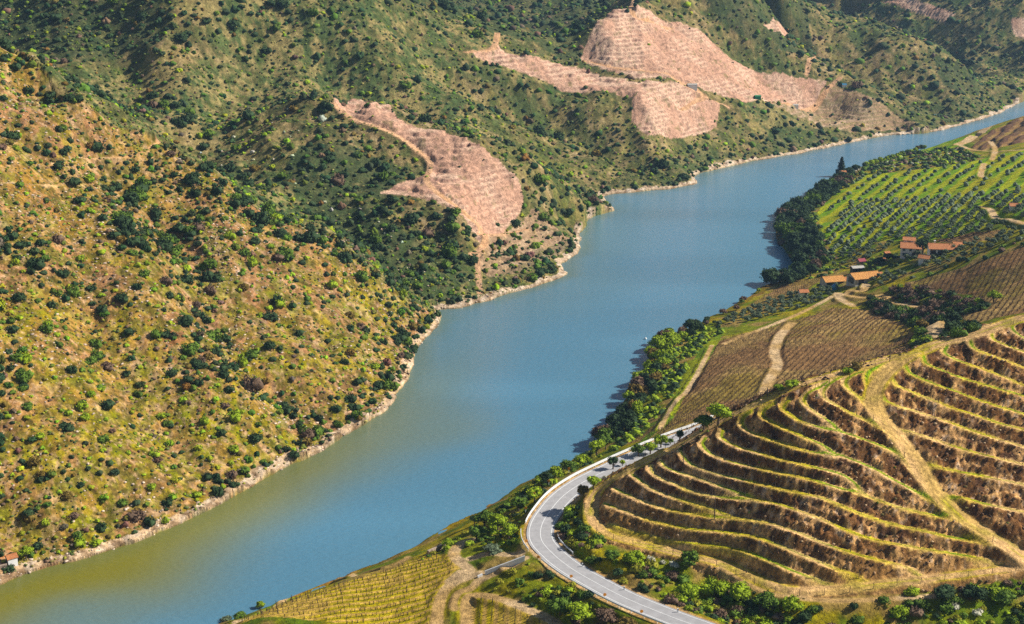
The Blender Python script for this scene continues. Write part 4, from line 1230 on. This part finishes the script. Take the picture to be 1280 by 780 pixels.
for k, (qx, qy, qz, bx, by, r) in enumerate(bt):
    kn = fbm(np.array([qx]), np.array([qy]), 16, 2, 140)[0] + rng.normal()*.07
    head = 955 < bx < 1045
    kind = ('evergreen' if kn < .56 else 'brown' if kn < .62 else 'green') if head else ('evergreen' if kn < .47 else 'rusty' if kn < .50 else 'brown' if kn < .52 else 'green' if kn < .56 else 'lime')
    h = (8.5 if head else 6.2)*(.75+.5*rng.random())*(.75 if by < 240 else 1)*(1 - .12*r)
    if 860 < bx < 955: h *= .55
    zone = RW[0] if by > 520 else RW[1] if by > 460 else RW[2] if by > 415 else RW[3] if bx < 955 else RW[4] if by > 245 else RW[5]
    bb.setdefault((KW[kind], 'tall' if h > 6.5 else 'low', zone), []).append((bx, qx, qy, qz, h, kind))
for (kw, tl, zone), L in bb.items():
    L.sort()
    for q, (bx, qx, qy, qz, h, kind) in enumerate(L):
        base = f"{tl} {kw} tree in the {zone}"
        if len(L) > 1 and q < 12: base = f"{ORD[q]} {base}"
        tree((qx, qy, qz-.2), h, h*(.85+.35*rng.random()), kind, base, group="trees of the riverside wood", low=.12)
# cypress on the headland
p = hitf([(1051,219)])[0]; p[2] = hz(p[0], p[1])
r = empty("cypress_tree", tuple(p)); tag(r, "tall narrow dark cypress rising from the headland wood", "tree")
t = link("trunk", TRUNK, r); t.scale = (8,8,3)
V, F_, S = CONI; c = link("crown", mesh_np("crown", V, F_, M_leaf, np.array((.022,.045,.03))[None]*S[:,None], "leafcol"), r); c.scale = (11,11,12.5)

# ------------------------------------------------------------------ undergrowth of the near bank
def under(name, polypx, st, dens, rmin, rmax, pal, label, level=1, avoid=True, hk=1.0):
    w = hitf(polypx)[:, :2]
    x, y = jitgrid(w[:,0].min(), w[:,0].max(), w[:,1].min(), w[:,1].max(), st)
    m = inpoly(x, y, w) & (rng.random(len(x)) < dens*(.4+1.2*sstep(.4,.6,fbm(x, y, 12, 2, 150))))
    x, y = x[m], y[m]
    if avoid:
        m = (G.sample(np.minimum(DRD, 50), x, y) > 5.6) & (G.sample(np.minimum(DTR, 50), x, y) > .4) & (G.sample(np.minimum(np.minimum(DP, DR_), 50), x, y) > 3.0); x, y = x[m], y[m]
    z = hz(x, y); m = z > .2; x, y, z = x[m], y[m], z[m]
    r = rmin + (rmax-rmin)*rng.random(len(x))**1.6
    cc = np.array([COLS[k] for k in pal])[rng.integers(0, len(pal), len(x))]*(.75+.5*rng.random((len(x),1)))
    scatter(name, level, np.stack([x,y,z-.1*r],-1), r, r*hk*(.7+.4*rng.random(len(x))), cc, label, "undergrowth")
under("undergrowth", [(700,640),(735,630),(762,690),(850,720),(960,745),(1120,742),(1290,725),(1290,800),(900,800),(860,775),(780,740),(715,705),(695,670)], 1.9, .8, .5, 1.9,
      ['lime','lime','green','green','evergreen','yellow','brown'], "green undergrowth between the road and the lowest terrace", 2)
under("undergrowth", [(660,705),(690,712),(760,765),(820,800),(690,800),(650,745),(600,738),(640,715)], 1.9, .75, .5, 1.6, ['lime','green','green','evergreen','yellow','brown'], "green undergrowth below the lower road", 2)
under("undergrowth", [(520,705),(570,672),(620,640),(655,608),(700,584),(745,560),(740,580),(700,600),(670,625),(655,650),(648,680),(600,682),(575,682)], 2.2, .65, .4, 1.5, ['lime','green','yellow','evergreen'], "undergrowth on the bank between the road bend and the river", 2)
under("undergrowth", [(745,575),(790,530),(822,470),(845,425),(900,405),(905,415),(870,440),(850,480),(815,532),(790,552)], 2.2, .7, .5, 1.9, ['lime','lime','green','evergreen'], "undergrowth along the inner edge of the riverside wood", 1)
under("undergrowth", [(960,300),(985,262),(1040,232),(1090,208),(1130,192),(1195,185),(1225,195),(1215,202),(1150,212),(1075,220),(1045,237),(1020,268),(1030,300),(1050,325),(1000,330)], 3.0, .8, .7, 2.2, ['evergreen','green','green','brown','evergreen','lime'], "thick undergrowth over the headland and the slope behind it", 1)
under("blossom_scrub", [(1060,215),(1110,198),(1200,186),(1215,195),(1160,204),(1080,215)], 5.0, .6, .6, 1.3, ['blossom'], "pale flowering scrub on the slope above the headland", 1)
under("blossom_scrub", [(740,600),(765,590),(760,597),(742,607)], 2.2, .9, .5, 1.1, ['blossom'], "white flowering scrub beside the road under the dark tree", 2)
under("blossom_scrub", [(800,696),(850,706),(850,714),(808,708)], 3.0, .7, .7, 1.3, ['blossom'], "white flowering scrub under the lowest terrace on the left", 2)
under("blossom_scrub", [(1180,752),(1230,750),(1250,775),(1180,775)], 3.4, .7, .7, 1.4, ['blossom'], "white flowering scrub in the bottom right corner", 2)
under("thicket", [(1085,372),(1108,378),(1160,392),(1185,400),(1180,408),(1150,412),(1110,395),(1088,388)], 2.3, 1, 1.2, 2.6, ['evergreen','evergreen','green','brown'], "dark thicket below the pale farm track", 2, hk=1.2)
under("thicket", [(1112,362),(1140,358),(1180,366),(1225,375),(1235,388),(1190,396),(1140,382),(1115,374)], 2.4, 1, 1.0, 2.4, ['evergreen','brown','brown','green'], "dark and purplish thicket above the pale farm track", 2, hk=1.1)
under("thicket", [(1145,410),(1165,406),(1160,425),(1150,432),(1140,428)], 2.6, .9, 1.0, 2.2, ['evergreen','green','lime'], "thicket left of the turning place behind the ridge", 2)
under("thicket", [(1180,406),(1215,405),(1225,411),(1195,424),(1180,428)], 2.6, .9, 1.0, 2.4, ['evergreen','green','evergreen'], "thicket right of the turning place behind the ridge", 2)
under("hedge_scrub", [(1130,340),(1175,333),(1230,318),(1290,290),(1290,305),(1240,322),(1185,340),(1140,352)], 4.5, .6, .8, 2.0, ['evergreen','green','brown','olive'], "patchy scrub along the top edge of the brown field", 1)
under("garden_shrubs", [(1060,326),(1100,318),(1125,312),(1150,322),(1120,334),(1080,340)], 3.0, .75, .7, 2.0, ['evergreen','green','lime'], "garden shrubs around the farmhouse and the barns", 1)
under("scrub", [(1000,330),(1060,325),(1060,335),(1020,348),(985,356)], 3.2, .6, .6, 1.8, ['lime','green','evergreen'], "shrubs on the green slope left of the barns", 1)
# weeds on the terrace banks
x, y = jitgrid(X[inspur].min(), X[inspur].max(), Y[inspur].min(), Y[inspur].max(), 1.0)
m = inpoly(x, y, SPUR); x, y = x[m], y[m]; dt = G.sample(np.minimum(DT, 9), x, y)
m = (dt > 1.3) & (rng.random(len(x)) < .5) & (G.sample(np.minimum(np.minimum(DP, DG_), 9), x, y) > 2.8); x, y = x[m], y[m]; z = hz(x, y)
u = rng.random(len(x)); cc = np.array([(.15,.08,.04),(.30,.18,.09),(.13,.10,.03),(.07,.045,.03),(.50,.34,.19),(.14,.20,.02)])[np.searchsorted([.25,.5,.62,.75,.975], u)]
r_ = .13+.42*rng.random(len(x))**2.2
scatter("weeds_and_clods", 0, np.stack([x,y,z-.05],-1), r_, r_*.9, cc*(.7+.6*rng.random((len(x),1))), "dry weeds, clods and stones on the terrace banks", "weeds")

# ------------------------------------------------------------------ olive groves
def grove(polypx, rot, sx, sy, keepf, jit=.5):
    w = hitf(polypx)[:, :2]; c = w.mean(0); R = 220
    a = math.radians(rot); ca, sa = math.cos(a), math.sin(a)
    i = np.arange(-R, R, sx); j = np.arange(-R, R, sy); ii, jj = np.meshgrid(i, j); ii = ii.ravel()+rng.normal(size=ii.size)*jit; jj = jj.ravel()+rng.normal(size=jj.size)*jit
    x = c[0]+ii*ca-jj*sa; y = c[1]+ii*sa+jj*ca
    m = inpoly(x, y, w) & (rng.random(len(x)) < keepf) & (G.sample(np.minimum(DTR, 50), x, y) > 1.2)
    return np.stack([x[m], y[m], hz(x[m], y[m])], -1)
gA = grove([(1032,300),(1050,262),(1100,250),(1290,235),(1290,268),(1235,290),(1180,300),(1110,300),(1052,324)], 60, 3.5, 6.8, .92, .55)
gB = grove([(1020,266),(1047,238),(1075,220),(1150,212),(1215,203),(1290,190),(1290,235),(1100,248),(1045,262)], 60, 6.5, 11, .6, .9)
gC = grove([(1130,322),(1180,312),(1235,297),(1290,272),(1290,292),(1240,312),(1190,330),(1140,338)], 60, 5.2, 5.6, .9)
gD = grove([(890,410),(925,392),(960,376),(1045,352),(1050,372),(1000,385),(940,402)], 30, 4.6, 5.2, .9)
gE = grove([(1085,348),(1125,335),(1130,345),(1100,358),(1070,364)], 40, 4.6, 5, .9)
gF = grove([(1020,320),(1060,306),(1110,302),(1120,312),(1080,325),(1040,335)], 55, 5.0, 6, .7)
groves = [(gA, "olive rows on the green slope"), (gB, "open meadow vineyard on the far slope"), (gC, "grove between the farmhouse and the brown field"), (gD, "grove beside the river above the brown field"), (gE, "grove around the long barn"), (gF, "slope left of the farmhouse")]
allo = []
for g, nm in groves:
    v = visible(g + np.array([0,0,2.0])); px2, py2, d2 = pix(g)
    for k in range(len(g)): allo.append((v[k]*1780/d2[k], g[k], nm, px2[k], py2[k]))
allo.sort(key=lambda t: -t[0])
print("olives", len(allo))
ROWN = ["front","second","third","fourth","fifth","sixth","seventh","eighth","ninth","tenth","eleventh","twelfth","thirteenth","fourteenth"]
ob = {}
for t in allo[:300]:
    row = int((t[4])//12); ob.setdefault((t[2], row), []).append(t)
rowsin = {}
for (nm, row) in sorted(ob): rowsin.setdefault(nm, []).append(row)
for (nm, row), L in ob.items():
    L.sort(key=lambda t: t[3]); rr = sorted(rowsin[nm], reverse=True).index(row)
    for q, t in enumerate(L):
        lab = f"{['small','rounded','spreading'][q%3]} grey-green olive tree in the {nm}" 
        s_ = 2.3 + 1.3*rng.random()
        side_ = ORD[q].replace(' from the left','') if q < 12 else 'farther right'
        lab = f"{side_} olive tree, {ROWN[min(rr,13)]} row, {nm}"
        tree((t[1][0], t[1][1], t[1][2]-.1), s_, s_*1.15, 'olive', lab, "olive tree", "olive_tree", "grey-green olive trees of the right bank", OL, .12)
ro = allo[300:]
if ro:
    pp = np.array([t[1] for t in ro]); n_ = len(pp); s_ = 1.15+.55*rng.random(n_)
    scatter("olive_trees", 1, pp, s_, s_*1.3, np.array(COLS['olive'])*(.75+.5*rng.random((n_,1))), "farther small olive trees filling up the groves of the right bank", "olive trees", [OL[k] for k in range(4)] if False else None)

# ------------------------------------------------------------------ winter vines and posts
def vine_unit(h, w):
    b = MB(); b.tube((0,0,-.1), (.03,.02,h*.55), w, w*.7, 4); b.tube((0,0,h*.5), (.28,.05,h*.9), w*.6, w*.25, 3); b.tube((0,0,h*.5), (-.25,-.06,h*.85), w*.6, w*.25, 3)
    V = np.array(b.v); F = []
    for f in b.f:
        for k in range(1, len(f)-1): F.append((f[0], f[k], f[k+1]))
    return V, np.array(F), np.ones(len(V))
VU = [vine_unit(1.1, .11), vine_unit(.9, .13)]
def vines(key, polyw, per, along, rot, label, c=(.075,.05,.035), lib=VU, drop=.12):
    a = math.radians(rot); xs = polyw[:,0]; ys = polyw[:,1]; cx, cy = xs.mean(), ys.mean(); R = max(np.ptp(xs), np.ptp(ys))*.75
    i = np.arange(-R, R, along); j = np.arange(-R, R, per); ii, jj = np.meshgrid(i, j); ii = ii.ravel()+rng.normal(size=ii.size)*along*.12; jj = jj.ravel()
    x = cx+ii*math.cos(a)-jj*math.sin(a); y = cy+ii*math.sin(a)+jj*math.cos(a)
    m = inpoly(x, y, polyw) & (rng.random(len(x)) > drop) & (G.sample(np.minimum(DTR, 50), x, y) > .5); x, y = x[m], y[m]
    n_ = len(x); r = .8+.5*rng.random(n_)
    scatter("vines", 0, np.stack([x, y, hz(x, y)], -1), r, r, np.array(c)*(.6+.8*rng.random((n_,1))), label, "vines", lib)
vines('b4', PW['brown4'], 2.4, 1.5, 62, "rows of bare winter vines in the large brown field behind the ridge")
vines('b3', PW['brown3'], 2.4, 1.6, 62, "rows of bare winter vines in the brown field at the right edge")
vines('b5', PW['brown5'], 2.4, 1.6, 40, "rows of bare vines in the small field left of the barns")
vines('b2', PW['brown2'], 2.6, 1.8, 80, "rows of bare vines in the small field above the farmhouse")
vines('v1', PW['vine1'], 2.6, 1.3, 12, "rows of vines and stakes in the vineyard beside the river", (.10,.075,.04))
vines('v2', PW['vine2'], 3.0, 1.1, 88, "rows of vines in the small vineyard at the bottom edge", (.09,.07,.035))
# posts along the terraces
posts = []
for li, l in enumerate(TL):
    q = resample(offs(l, .35), 4.6)
    for k, p in enumerate(q[1:-1]): posts.append((p[0], p[1], float(hz(p[0], p[1])), li, k))
q = resample(offs(P0L, -1.7), 6.0)
for k, p in enumerate(q): posts.append((p[0], p[1], float(hz(p[0], p[1])), 99, k))
q1 = np.array([p[:3] for p in posts]); v = visible(q1 + np.array([0,0,1.2])); dq = pix(q1)[2]
oo = np.argsort(np.where(v, dq, 1e6))
PM = MB().tube((0,0,-.3), (.02,.0,1.7), .075, .06, 6).tube((0,0,1.35),(.0,.32,1.2),.03,.025,4).mesh("vineyard_post", M_wood)
tn = {99: "lower track"}
for n_, i in enumerate(oo[:300]):
    li, k = posts[i][3], posts[i][4]
    o = link("vineyard_post", PM, None, (q1[i][0], q1[i][1], q1[i][2]), float(rng.normal()*.2)); o.rotation_euler = (float(rng.normal()*.04), float(rng.normal()*.04), 0)
    where = "lower track around the terraces" if li == 99 else (f"{ROWN[li].replace('front','lowest')} terrace from the bottom" if li < 14 else f"{ROWN[li-14].replace('front','first')} terrace from the ridge end" if li < 16 else f"{ROWN[li-16].replace('front','first')} terrace right of the diagonal track")
    ordw = ["first","second","third","fourth","fifth","sixth","seventh","eighth","ninth","tenth","eleventh","twelfth","thirteenth","fourteenth","fifteenth","sixteenth","seventeenth","eighteenth","nineteenth","twentieth"]
    tag(o, f"{ordw[k] if k < 20 else 'far right'} post from left on the {where}", "post", "vineyard posts along the terraces")
rem = oo[300:]
if len(rem):
    b = MB()
    for i in rem: b.box(q1[i][0]-.06, q1[i][0]+.06, q1[i][1]-.06, q1[i][1]+.06, q1[i][2]-.3, q1[i][2]+1.6)
    tag(b.build("vineyard_posts", M_wood), "remaining thin posts along the upper terraces", "posts", kind="stuff")
b = MB()
for key, per, al, rot in (('vine1', 5.2, 4.2, 12), ('brown4', 4.8, 7.5, 62), ('brown3', 4.8, 7.5, 62)):
    pw = PW[key]; a = math.radians(rot); cx, cy = pw.mean(0); R = max(np.ptp(pw[:,0]), np.ptp(pw[:,1]))*.75
    ii, jj = np.meshgrid(np.arange(-R, R, al), np.arange(-R, R, per)); ii = ii.ravel(); jj = jj.ravel()
    x = cx+ii*math.cos(a)-jj*math.sin(a); y = cy+ii*math.sin(a)+jj*math.cos(a); m = inpoly(x, y, pw) & (G.sample(np.minimum(DTR, 50), x, y) > .5); x, y = x[m], y[m]; z = hz(x, y)
    for k in range(len(x)): b.box(x[k]-.06, x[k]+.06, y[k]-.06, y[k]+.06, z[k]-.2, z[k]+1.7)
tag(b.build("field_stakes", M_wood), "wooden stakes standing in the rows of the vineyards", "stakes", kind="stuff")

# ------------------------------------------------------------------ buildings
def gz(px, py, F=None):
    p = hitf([(px, py)])[0]; p[2] = hz(p[0], p[1]); return p
def block(root, w, d, h, rise, ox=0, oy=0, oz=0, wallm=None, roofm=None, wins=(), doors=(), over=.45, chim=None):
    """gabled block: ridge along x. wins/doors: (side, offset, sill, width, height)"""
    wallm = wallm or M_white; roofm = roofm or M_tile
    b = MB(); x0, x1, y0, y1 = -w/2, w/2, -d/2, d/2
    b.add([(x0,y0,-2.5),(x1,y0,-2.5),(x1,y1,-2.5),(x0,y1,-2.5),(x0,y0,h),(x1,y0,h),(x1,y1,h),(x0,y1,h),(x0,0,h+rise-.06),(x1,0,h+rise-.06)],
          [(0,1,5,4),(2,3,7,6),(1,2,6,9,5),(3,0,4,8,7),(4,5,9,8),(6,7,8,9)])
    wl = b.build("wall", wallm, root, (ox, oy, oz))
    r = MB(); t = .16; e = over; k = rise/(d/2)
    for s_ in (-1, 1):
        ye = s_*(d/2+e); ze = h - k*e
        vs = [(x0-e, ye, ze), (x1+e, ye, ze), (x1+e, 0, h+rise), (x0-e, 0, h+rise), (x0-e, ye, ze+t), (x1+e, ye, ze+t), (x1+e, 0, h+rise+t), (x0-e, 0, h+rise+t)]
        r.add(vs, [(0,3,2,1),(4,5,6,7),(0,1,5,4),(1,2,6,5),(2,3,7,6),(3,0,4,7)])
    r.tube((x0-e,0,h+rise+t), (x1+e,0,h+rise+t), .14, .14, 6)
    rf = r.build("roof", roofm, root, (ox, oy, oz))
    if chim:
        cx_, cy_ = chim; zc = h+rise
        MB().box(cx_-.35, cx_+.35, cy_-.35, cy_+.35, h, zc+1.1).box(cx_-.45, cx_+.45, cy_-.45, cy_+.45, zc+1.1, zc+1.25).build("chimney", M_white, rf)
    def opening(nm, side, off, sill, ww, hh, m):
        q = MB(); p_ = MB(); f_ = .09
        if side in 'fb':
            s_ = -1 if side == 'f' else 1; yb = s_*d/2
            q.box(off-ww/2-f_, off+ww/2+f_, min(yb, yb+s_*.06), max(yb, yb+s_*.06), sill-f_, sill+hh+f_)
            p_.box(off-ww/2, off+ww/2, min(yb+s_*.05, yb+s_*.09), max(yb+s_*.05, yb+s_*.09), sill, sill+hh)
        else:
            s_ = -1 if side == 'l' else 1; xb = s_*w/2
            q.box(min(xb, xb+s_*.06), max(xb, xb+s_*.06), off-ww/2-f_, off+ww/2+f_, sill-f_, sill+hh+f_)
            p_.box(min(xb+s_*.05, xb+s_*.09), max(xb+s_*.05, xb+s_*.09), off-ww/2, off+ww/2, sill, sill+hh)
        fo = q.build(nm, M_concrete if nm == "window" else M_wood, root, (ox, oy, oz)); p_.build("pane" if nm == "window" else "door_leaf", m, fo)
    for wn_ in wins: opening("window", *wn_, M_glass)
    for dn_ in doors: opening("door", *dn_, M_dark)
    return wl, rf
# farmhouse
p = gz(1139, 319); root = empty("farmhouse", tuple(p), math.radians(-14)); tag(root, "white farmhouse with orange tiled roofs and a raised tower room beside a dark tree", "house")
block(root, 10.0, 7, 4.3, 1.8, wins=(('f',-3.6,2.9,1.1,1.3),('f',-.6,2.9,1.1,1.3),('f',2.6,2.9,1.1,1.3),('f',-3.6,.6,1.1,1.2),('l',0,2.8,1.1,1.3)), doors=(('f',.9,.0,1.3,2.1),))
block(root, 5.2, 4.6, 6.9, .9, -1.4, 3.9, 0, wins=(('f',0,5.4,1.2,1.0),('l',0,5.4,1.2,1.0)), chim=None)
p = gz(1177, 317); root = empty("farmhouse_wing", tuple(p), math.radians(-8)); tag(root, "long low farmhouse wing with orange roof and shaded veranda right of the dark tree", "house")
block(root, 12.0, 6.5, 3.0, 1.7, wins=(('f',4.9,.9,1.0,1.2),), doors=(('f',-4.4,.1,2.4,2.2),('f',-1.0,.1,2.4,2.2),('f',2.3,.1,2.4,2.2)), chim=(-3.4, 0.8))
block(root, 4.2, 4.6, 4.0, .9, 7.6, 3.2, 0, wins=(('f',0,1.6,.9,1.1),))
p = gz(1155, 329); root = empty("garden_hut", tuple(p), math.radians(-32)); tag(root, "small white hut with half orange roof among olives below the farmhouse", "hut")
block(root, 4.4, 3.6, 2.8, 1.0, wins=(('f',.6,1.0,.8,.9),), doors=(('l',0,0,1.0,2.0),))
p = gz(1079, 352); root = empty("barn", tuple(p), math.radians(18)); tag(root, "largest barn, long with a new bright orange roof, beside the pale farm track", "barn")
block(root, 13, 8.0, 2.9, 1.6, roofm=M_tile2, wallm=M_concrete, doors=(('l',0,0,4.6,2.6),('f',-3.5,0,2.6,2.5),('f',3.2,.0,2.6,2.5)), over=.7)
block(root, 3.0, 5, 2.6, .8, 8.4, 1.0, 0, wallm=M_white, wins=(('f',0,1.2,.9,.9),))
p = gz(1040, 356); root = empty("barn", tuple(p), math.radians(14)); tag(root, "smaller open barn with orange roof and dark front, left of the long barn", "barn")
block(root, 9.5, 6.5, 2.7, 1.5, roofm=M_tile2, wallm=M_concrete, doors=(('f',-2.4,0,3.6,2.3),('f',2.2,0,3.6,2.3)), over=.6)
block(root, 2.8, 4, 2.4, .6, 6.4, 1.0, 0, wallm=M_white)
p = gz(1004, 370); root = empty("field_hut", tuple(p), math.radians(8)); tag(root, "tiny white hut with an orange roof among olives left of the barns", "hut")
block(root, 3.8, 3.0, 2.3, .9, roofm=M_tile, doors=(('f',.6,0,.9,1.8),))
p = gz(1071, 339); root = empty("shed", tuple(p), math.radians(10)); tag(root, "low shed with a pale grey roof and dark front behind the long barn", "shed")
block(root, 5.4, 3.8, 2.1, .5, roofm=M_concrete, wallm=M_dark)
p = gz(1076, 331); root = empty("red_hut", tuple(p), math.radians(20)); tag(root, "small dark red hut behind the pale-roofed shed", "hut")
block(root, 3.2, 2.8, 2.3, .8, roofm=mat_plain("dark_red_roof", (.30,.03,.05), .7, .2, 1), wallm=M_stone)
p = gz(1100, 330); root = empty("garden_shed", tuple(p), math.radians(24)); tag(root, "narrow tiled shed in the garden left of the farmhouse", "shed")
block(root, 5.2, 2.8, 2.0, .7, roofm=M_tile, wallm=M_stone)
p = gz(1108, 321); root = empty("garden_oven", tuple(p), math.radians(24)); tag(root, "little stone outbuilding with tiled roof nearest the farmhouse's left end", "outbuilding")
block(root, 2.4, 2.2, 2.0, .7, roofm=M_tile, wallm=M_stone)
p = gz(1054, 221); root = empty("headland_hut", tuple(p), math.radians(10)); tag(root, "tiny white hut half hidden in the trees by the cypress", "hut")
block(root, 2.6, 2.6, 3.4, .8, roofm=M_tile, wins=(('f',0,1.6,.7,.8),))
p = gz(1268, 262); root = empty("hillside_hut", tuple(p), math.radians(-6)); tag(root, "small orange-roofed hut at the right edge above the farm track", "hut")
block(root, 4.6, 3.4, 2.2, .9, roofm=M_tile, wins=(('f',0,1,.8,.8),))
# ruin at the left shore
p = gz(15, 705); root = empty("ruined_hut", tuple(p), math.radians(38)); tag(root, "small hut with white gable and worn tiled roof on the bare left shore", "hut")
block(root, 2.8, 2.4, 2.4, .7, roofm=M_tile, wallm=M_white, doors=(('l',0,0,1.0,1.9),), over=.25)
p = gz(3, 711); o = MB().box(-1.4,1.4,-.3,.3,-.5,1.3).box(-1.4,-.9,-.3,2.4,-.5,1.6).box(.2,1.0,-.34,-.3,.2,1.0).build("broken_wall", M_stone, None, tuple(p), .5); tag(o, "broken stone wall beside the small hut at the left edge", "wall")
# stone wall by the dirt loop
wall_between("stone_wall", (535,694), (556,684), 1.4, 1.2, .7, M_stone, "grey rubble wall at the edge of the riverside vineyard")
# tank
p = gz(1043, 362)
V, F_ = ICO[3]; b = MB(); b.add((V*np.array([1.5,1.5,1.3])+np.array([0,0,1.3])).tolist(), [tuple(int(i) for i in f) for f in F_]); b.tube((0,0,-.3),(0,0,.5),1.2,1.2,14); b.tube((0,0,2.5),(0,0,2.9),.35,.3,10)
o = b.build("water_tank", M_blue, None, tuple(p)); tag(o, "round blue water tank beside the pale farm track", "tank")
# far field shelters
M_green = mat_plain("green_paint", (.02,.25,.10), .6, .15, 2)
for (x_, y_, w_, d_, h_, wm, rm, lab) in ((865,109,7,3,2.0,M_white,M_concrete,"long white shelter at the lower left corner of the big pink vineyard"),
     (947,123,4.5,3,1.8,M_green,M_green,"small green hut at the foot of the big pink vineyard"),
     (994,134,4,3,1.8,M_white,M_concrete,"small white hut at the top of the green-dotted far terraces"),
     (1055,108,3.5,2.6,1.6,M_white,M_blue,"tiny blue-roofed hut at the right tip of the pink vineyard")):
    p = gz(x_, y_); root = empty("field_shelter", tuple(p), .1); tag(root, lab, "hut"); block(root, w_, d_, h_, .5, roofm=rm, wallm=wm, over=.2)

# ------------------------------------------------------------------ poles, signs, markers, buoy
def pole(px, py, h, label, arm=True):
    p = gz(px, py); b = MB(); b.tube((0,0,-.5), (0,0,h), .13, .08, 8)
    r = empty("utility_pole", tuple(p)); tag(r, label, "utility pole"); b.build("shaft", M_wood, r)
    if arm: MB().box(-.7,.7,-.06,.06,h-.5,h-.38).tube((-.6,0,h-.38),(-.6,0,h-.2),.05,.04,6).tube((.6,0,h-.38),(.6,0,h-.2),.05,.04,6).build("crossarm", M_wood, r)
    return r
pole(854, 579, 4.6, "thin dark pole on the first terraces beside the ridge track", False)
pole(893, 649, 6.2, "tall thin pole with a small box in the middle of the lower terraces", False)
pole(1176, 388, 8.0, "pale pole in the thicket above the farm track, right of the other")
pole(1144, 377, 7.0, "thin pole in the thicket above the farm track, nearer the barns")
pole(933, 716, 2.6, "short dark stake on the lower track under the terraces", False)
pole(883, 522, 5.5, "slim pole behind the bright tree where the road disappears", False)
pole(1112, 452, 4.0, "pale short pole on the ridge where the diagonal track starts", False)
pole(825, 556, 5.0, "thin pole between the road and the brown field", False)
def reflector(px, py, z, h, label):
    q = at_z(px, py, z) if z else gz(px, py)
    if not z: q = q
    r = empty("road_marker", tuple(q), math.atan2(-q[0], q[1])*0); tag(r, label, "road marker", "orange markers along the road")
    MB().tube((0,0,-h), (0,0,0), .06, .05, 6).build("stem", M_rail, r)
    b = MB(); n = 14
    ring = [(.42*math.cos(2*math.pi*i/n), .42*math.sin(2*math.pi*i/n)) for i in range(n)]
    b.add([(a, -.10, c) for a, c in ring] + [(a, -.04, c) for a, c in ring], [tuple(range(n))[::-1], tuple(range(n, 2*n))] + [(i,(i+1)%n,n+(i+1)%n,n+i) for i in range(n)])
    b.build("disc", M_orange, r)
for (x_, y_, z_, lab) in ((658,676,28.8,"orange round marker at the outside of the bend near the white wall"),(673,696,28.8,"orange round marker at the driveway mouth"),
     (714,720,29.2,"orange round marker on the lower guard rail, topmost of three"),(756,743,29.6,"orange round marker on the lower guard rail, middle of three"),(802,764,30.0,"orange round marker on the lower guard rail, lowest of three"),
     (657,635,28.6,"orange round marker behind the rail left of the bend, lowest"),(668,617,28.6,"orange round marker behind the rail left of the bend, second upward"),(686,601,28.6,"orange round marker behind the rail left of the bend, third upward"),
     (711,586,28.6,"orange round marker behind the rail where the road straightens")):
    reflector(x_, y_, z_, 1.3, lab)
for (x_, y_, lab) in ((728,709,"white kerb post on the inner road edge, upper"),(780,738,"white kerb post on the inner road edge, middle"),(847,766,"white kerb post on the inner road edge, lowest")):
    p = gz(x_, y_); r = empty("marker_post", tuple(p)); tag(r, lab, "marker post"); MB().box(-.16,.16,-.1,.1,-.3,1.15).build("shaft", M_white, r); MB().box(-.17,.17,-.11,.11,.8,.98).build("band", M_dark, r)
p = at_z(807, 424, 0)
b = MB(); b.add((V*.55+np.array([0,0,.25])).tolist(), [tuple(int(i) for i in f) for f in F_]); b.tube((0,0,.7),(0,0,1.2),.08,.05,6)
tag(b.build("buoy", M_white, None, tuple(p)), "small white buoy floating on the open river", "buoy")

# ------------------------------------------------------------------ air
hb = MB().box(-1900, 1900, -60, 3600, -60, 203); mh = bpy.data.materials.new("haze"); mh.use_nodes = True
nt = mh.node_tree; nt.nodes.remove(nt.nodes["Principled BSDF"]); pv = nt.nodes.new("ShaderNodeVolumePrincipled")
pv.inputs['Color'].default_value = (.42,.66,1,1); pv.inputs['Density'].default_value = .00007; pv.inputs['Anisotropy'].default_value = .2
nt.links.new(pv.outputs[0], nt.nodes["Material Output"].inputs['Volume'])
HAZE = True
if HAZE: tag(hb.build("haze", mh), "thin blue summer haze in the valley air", "haze", kind="stuff")
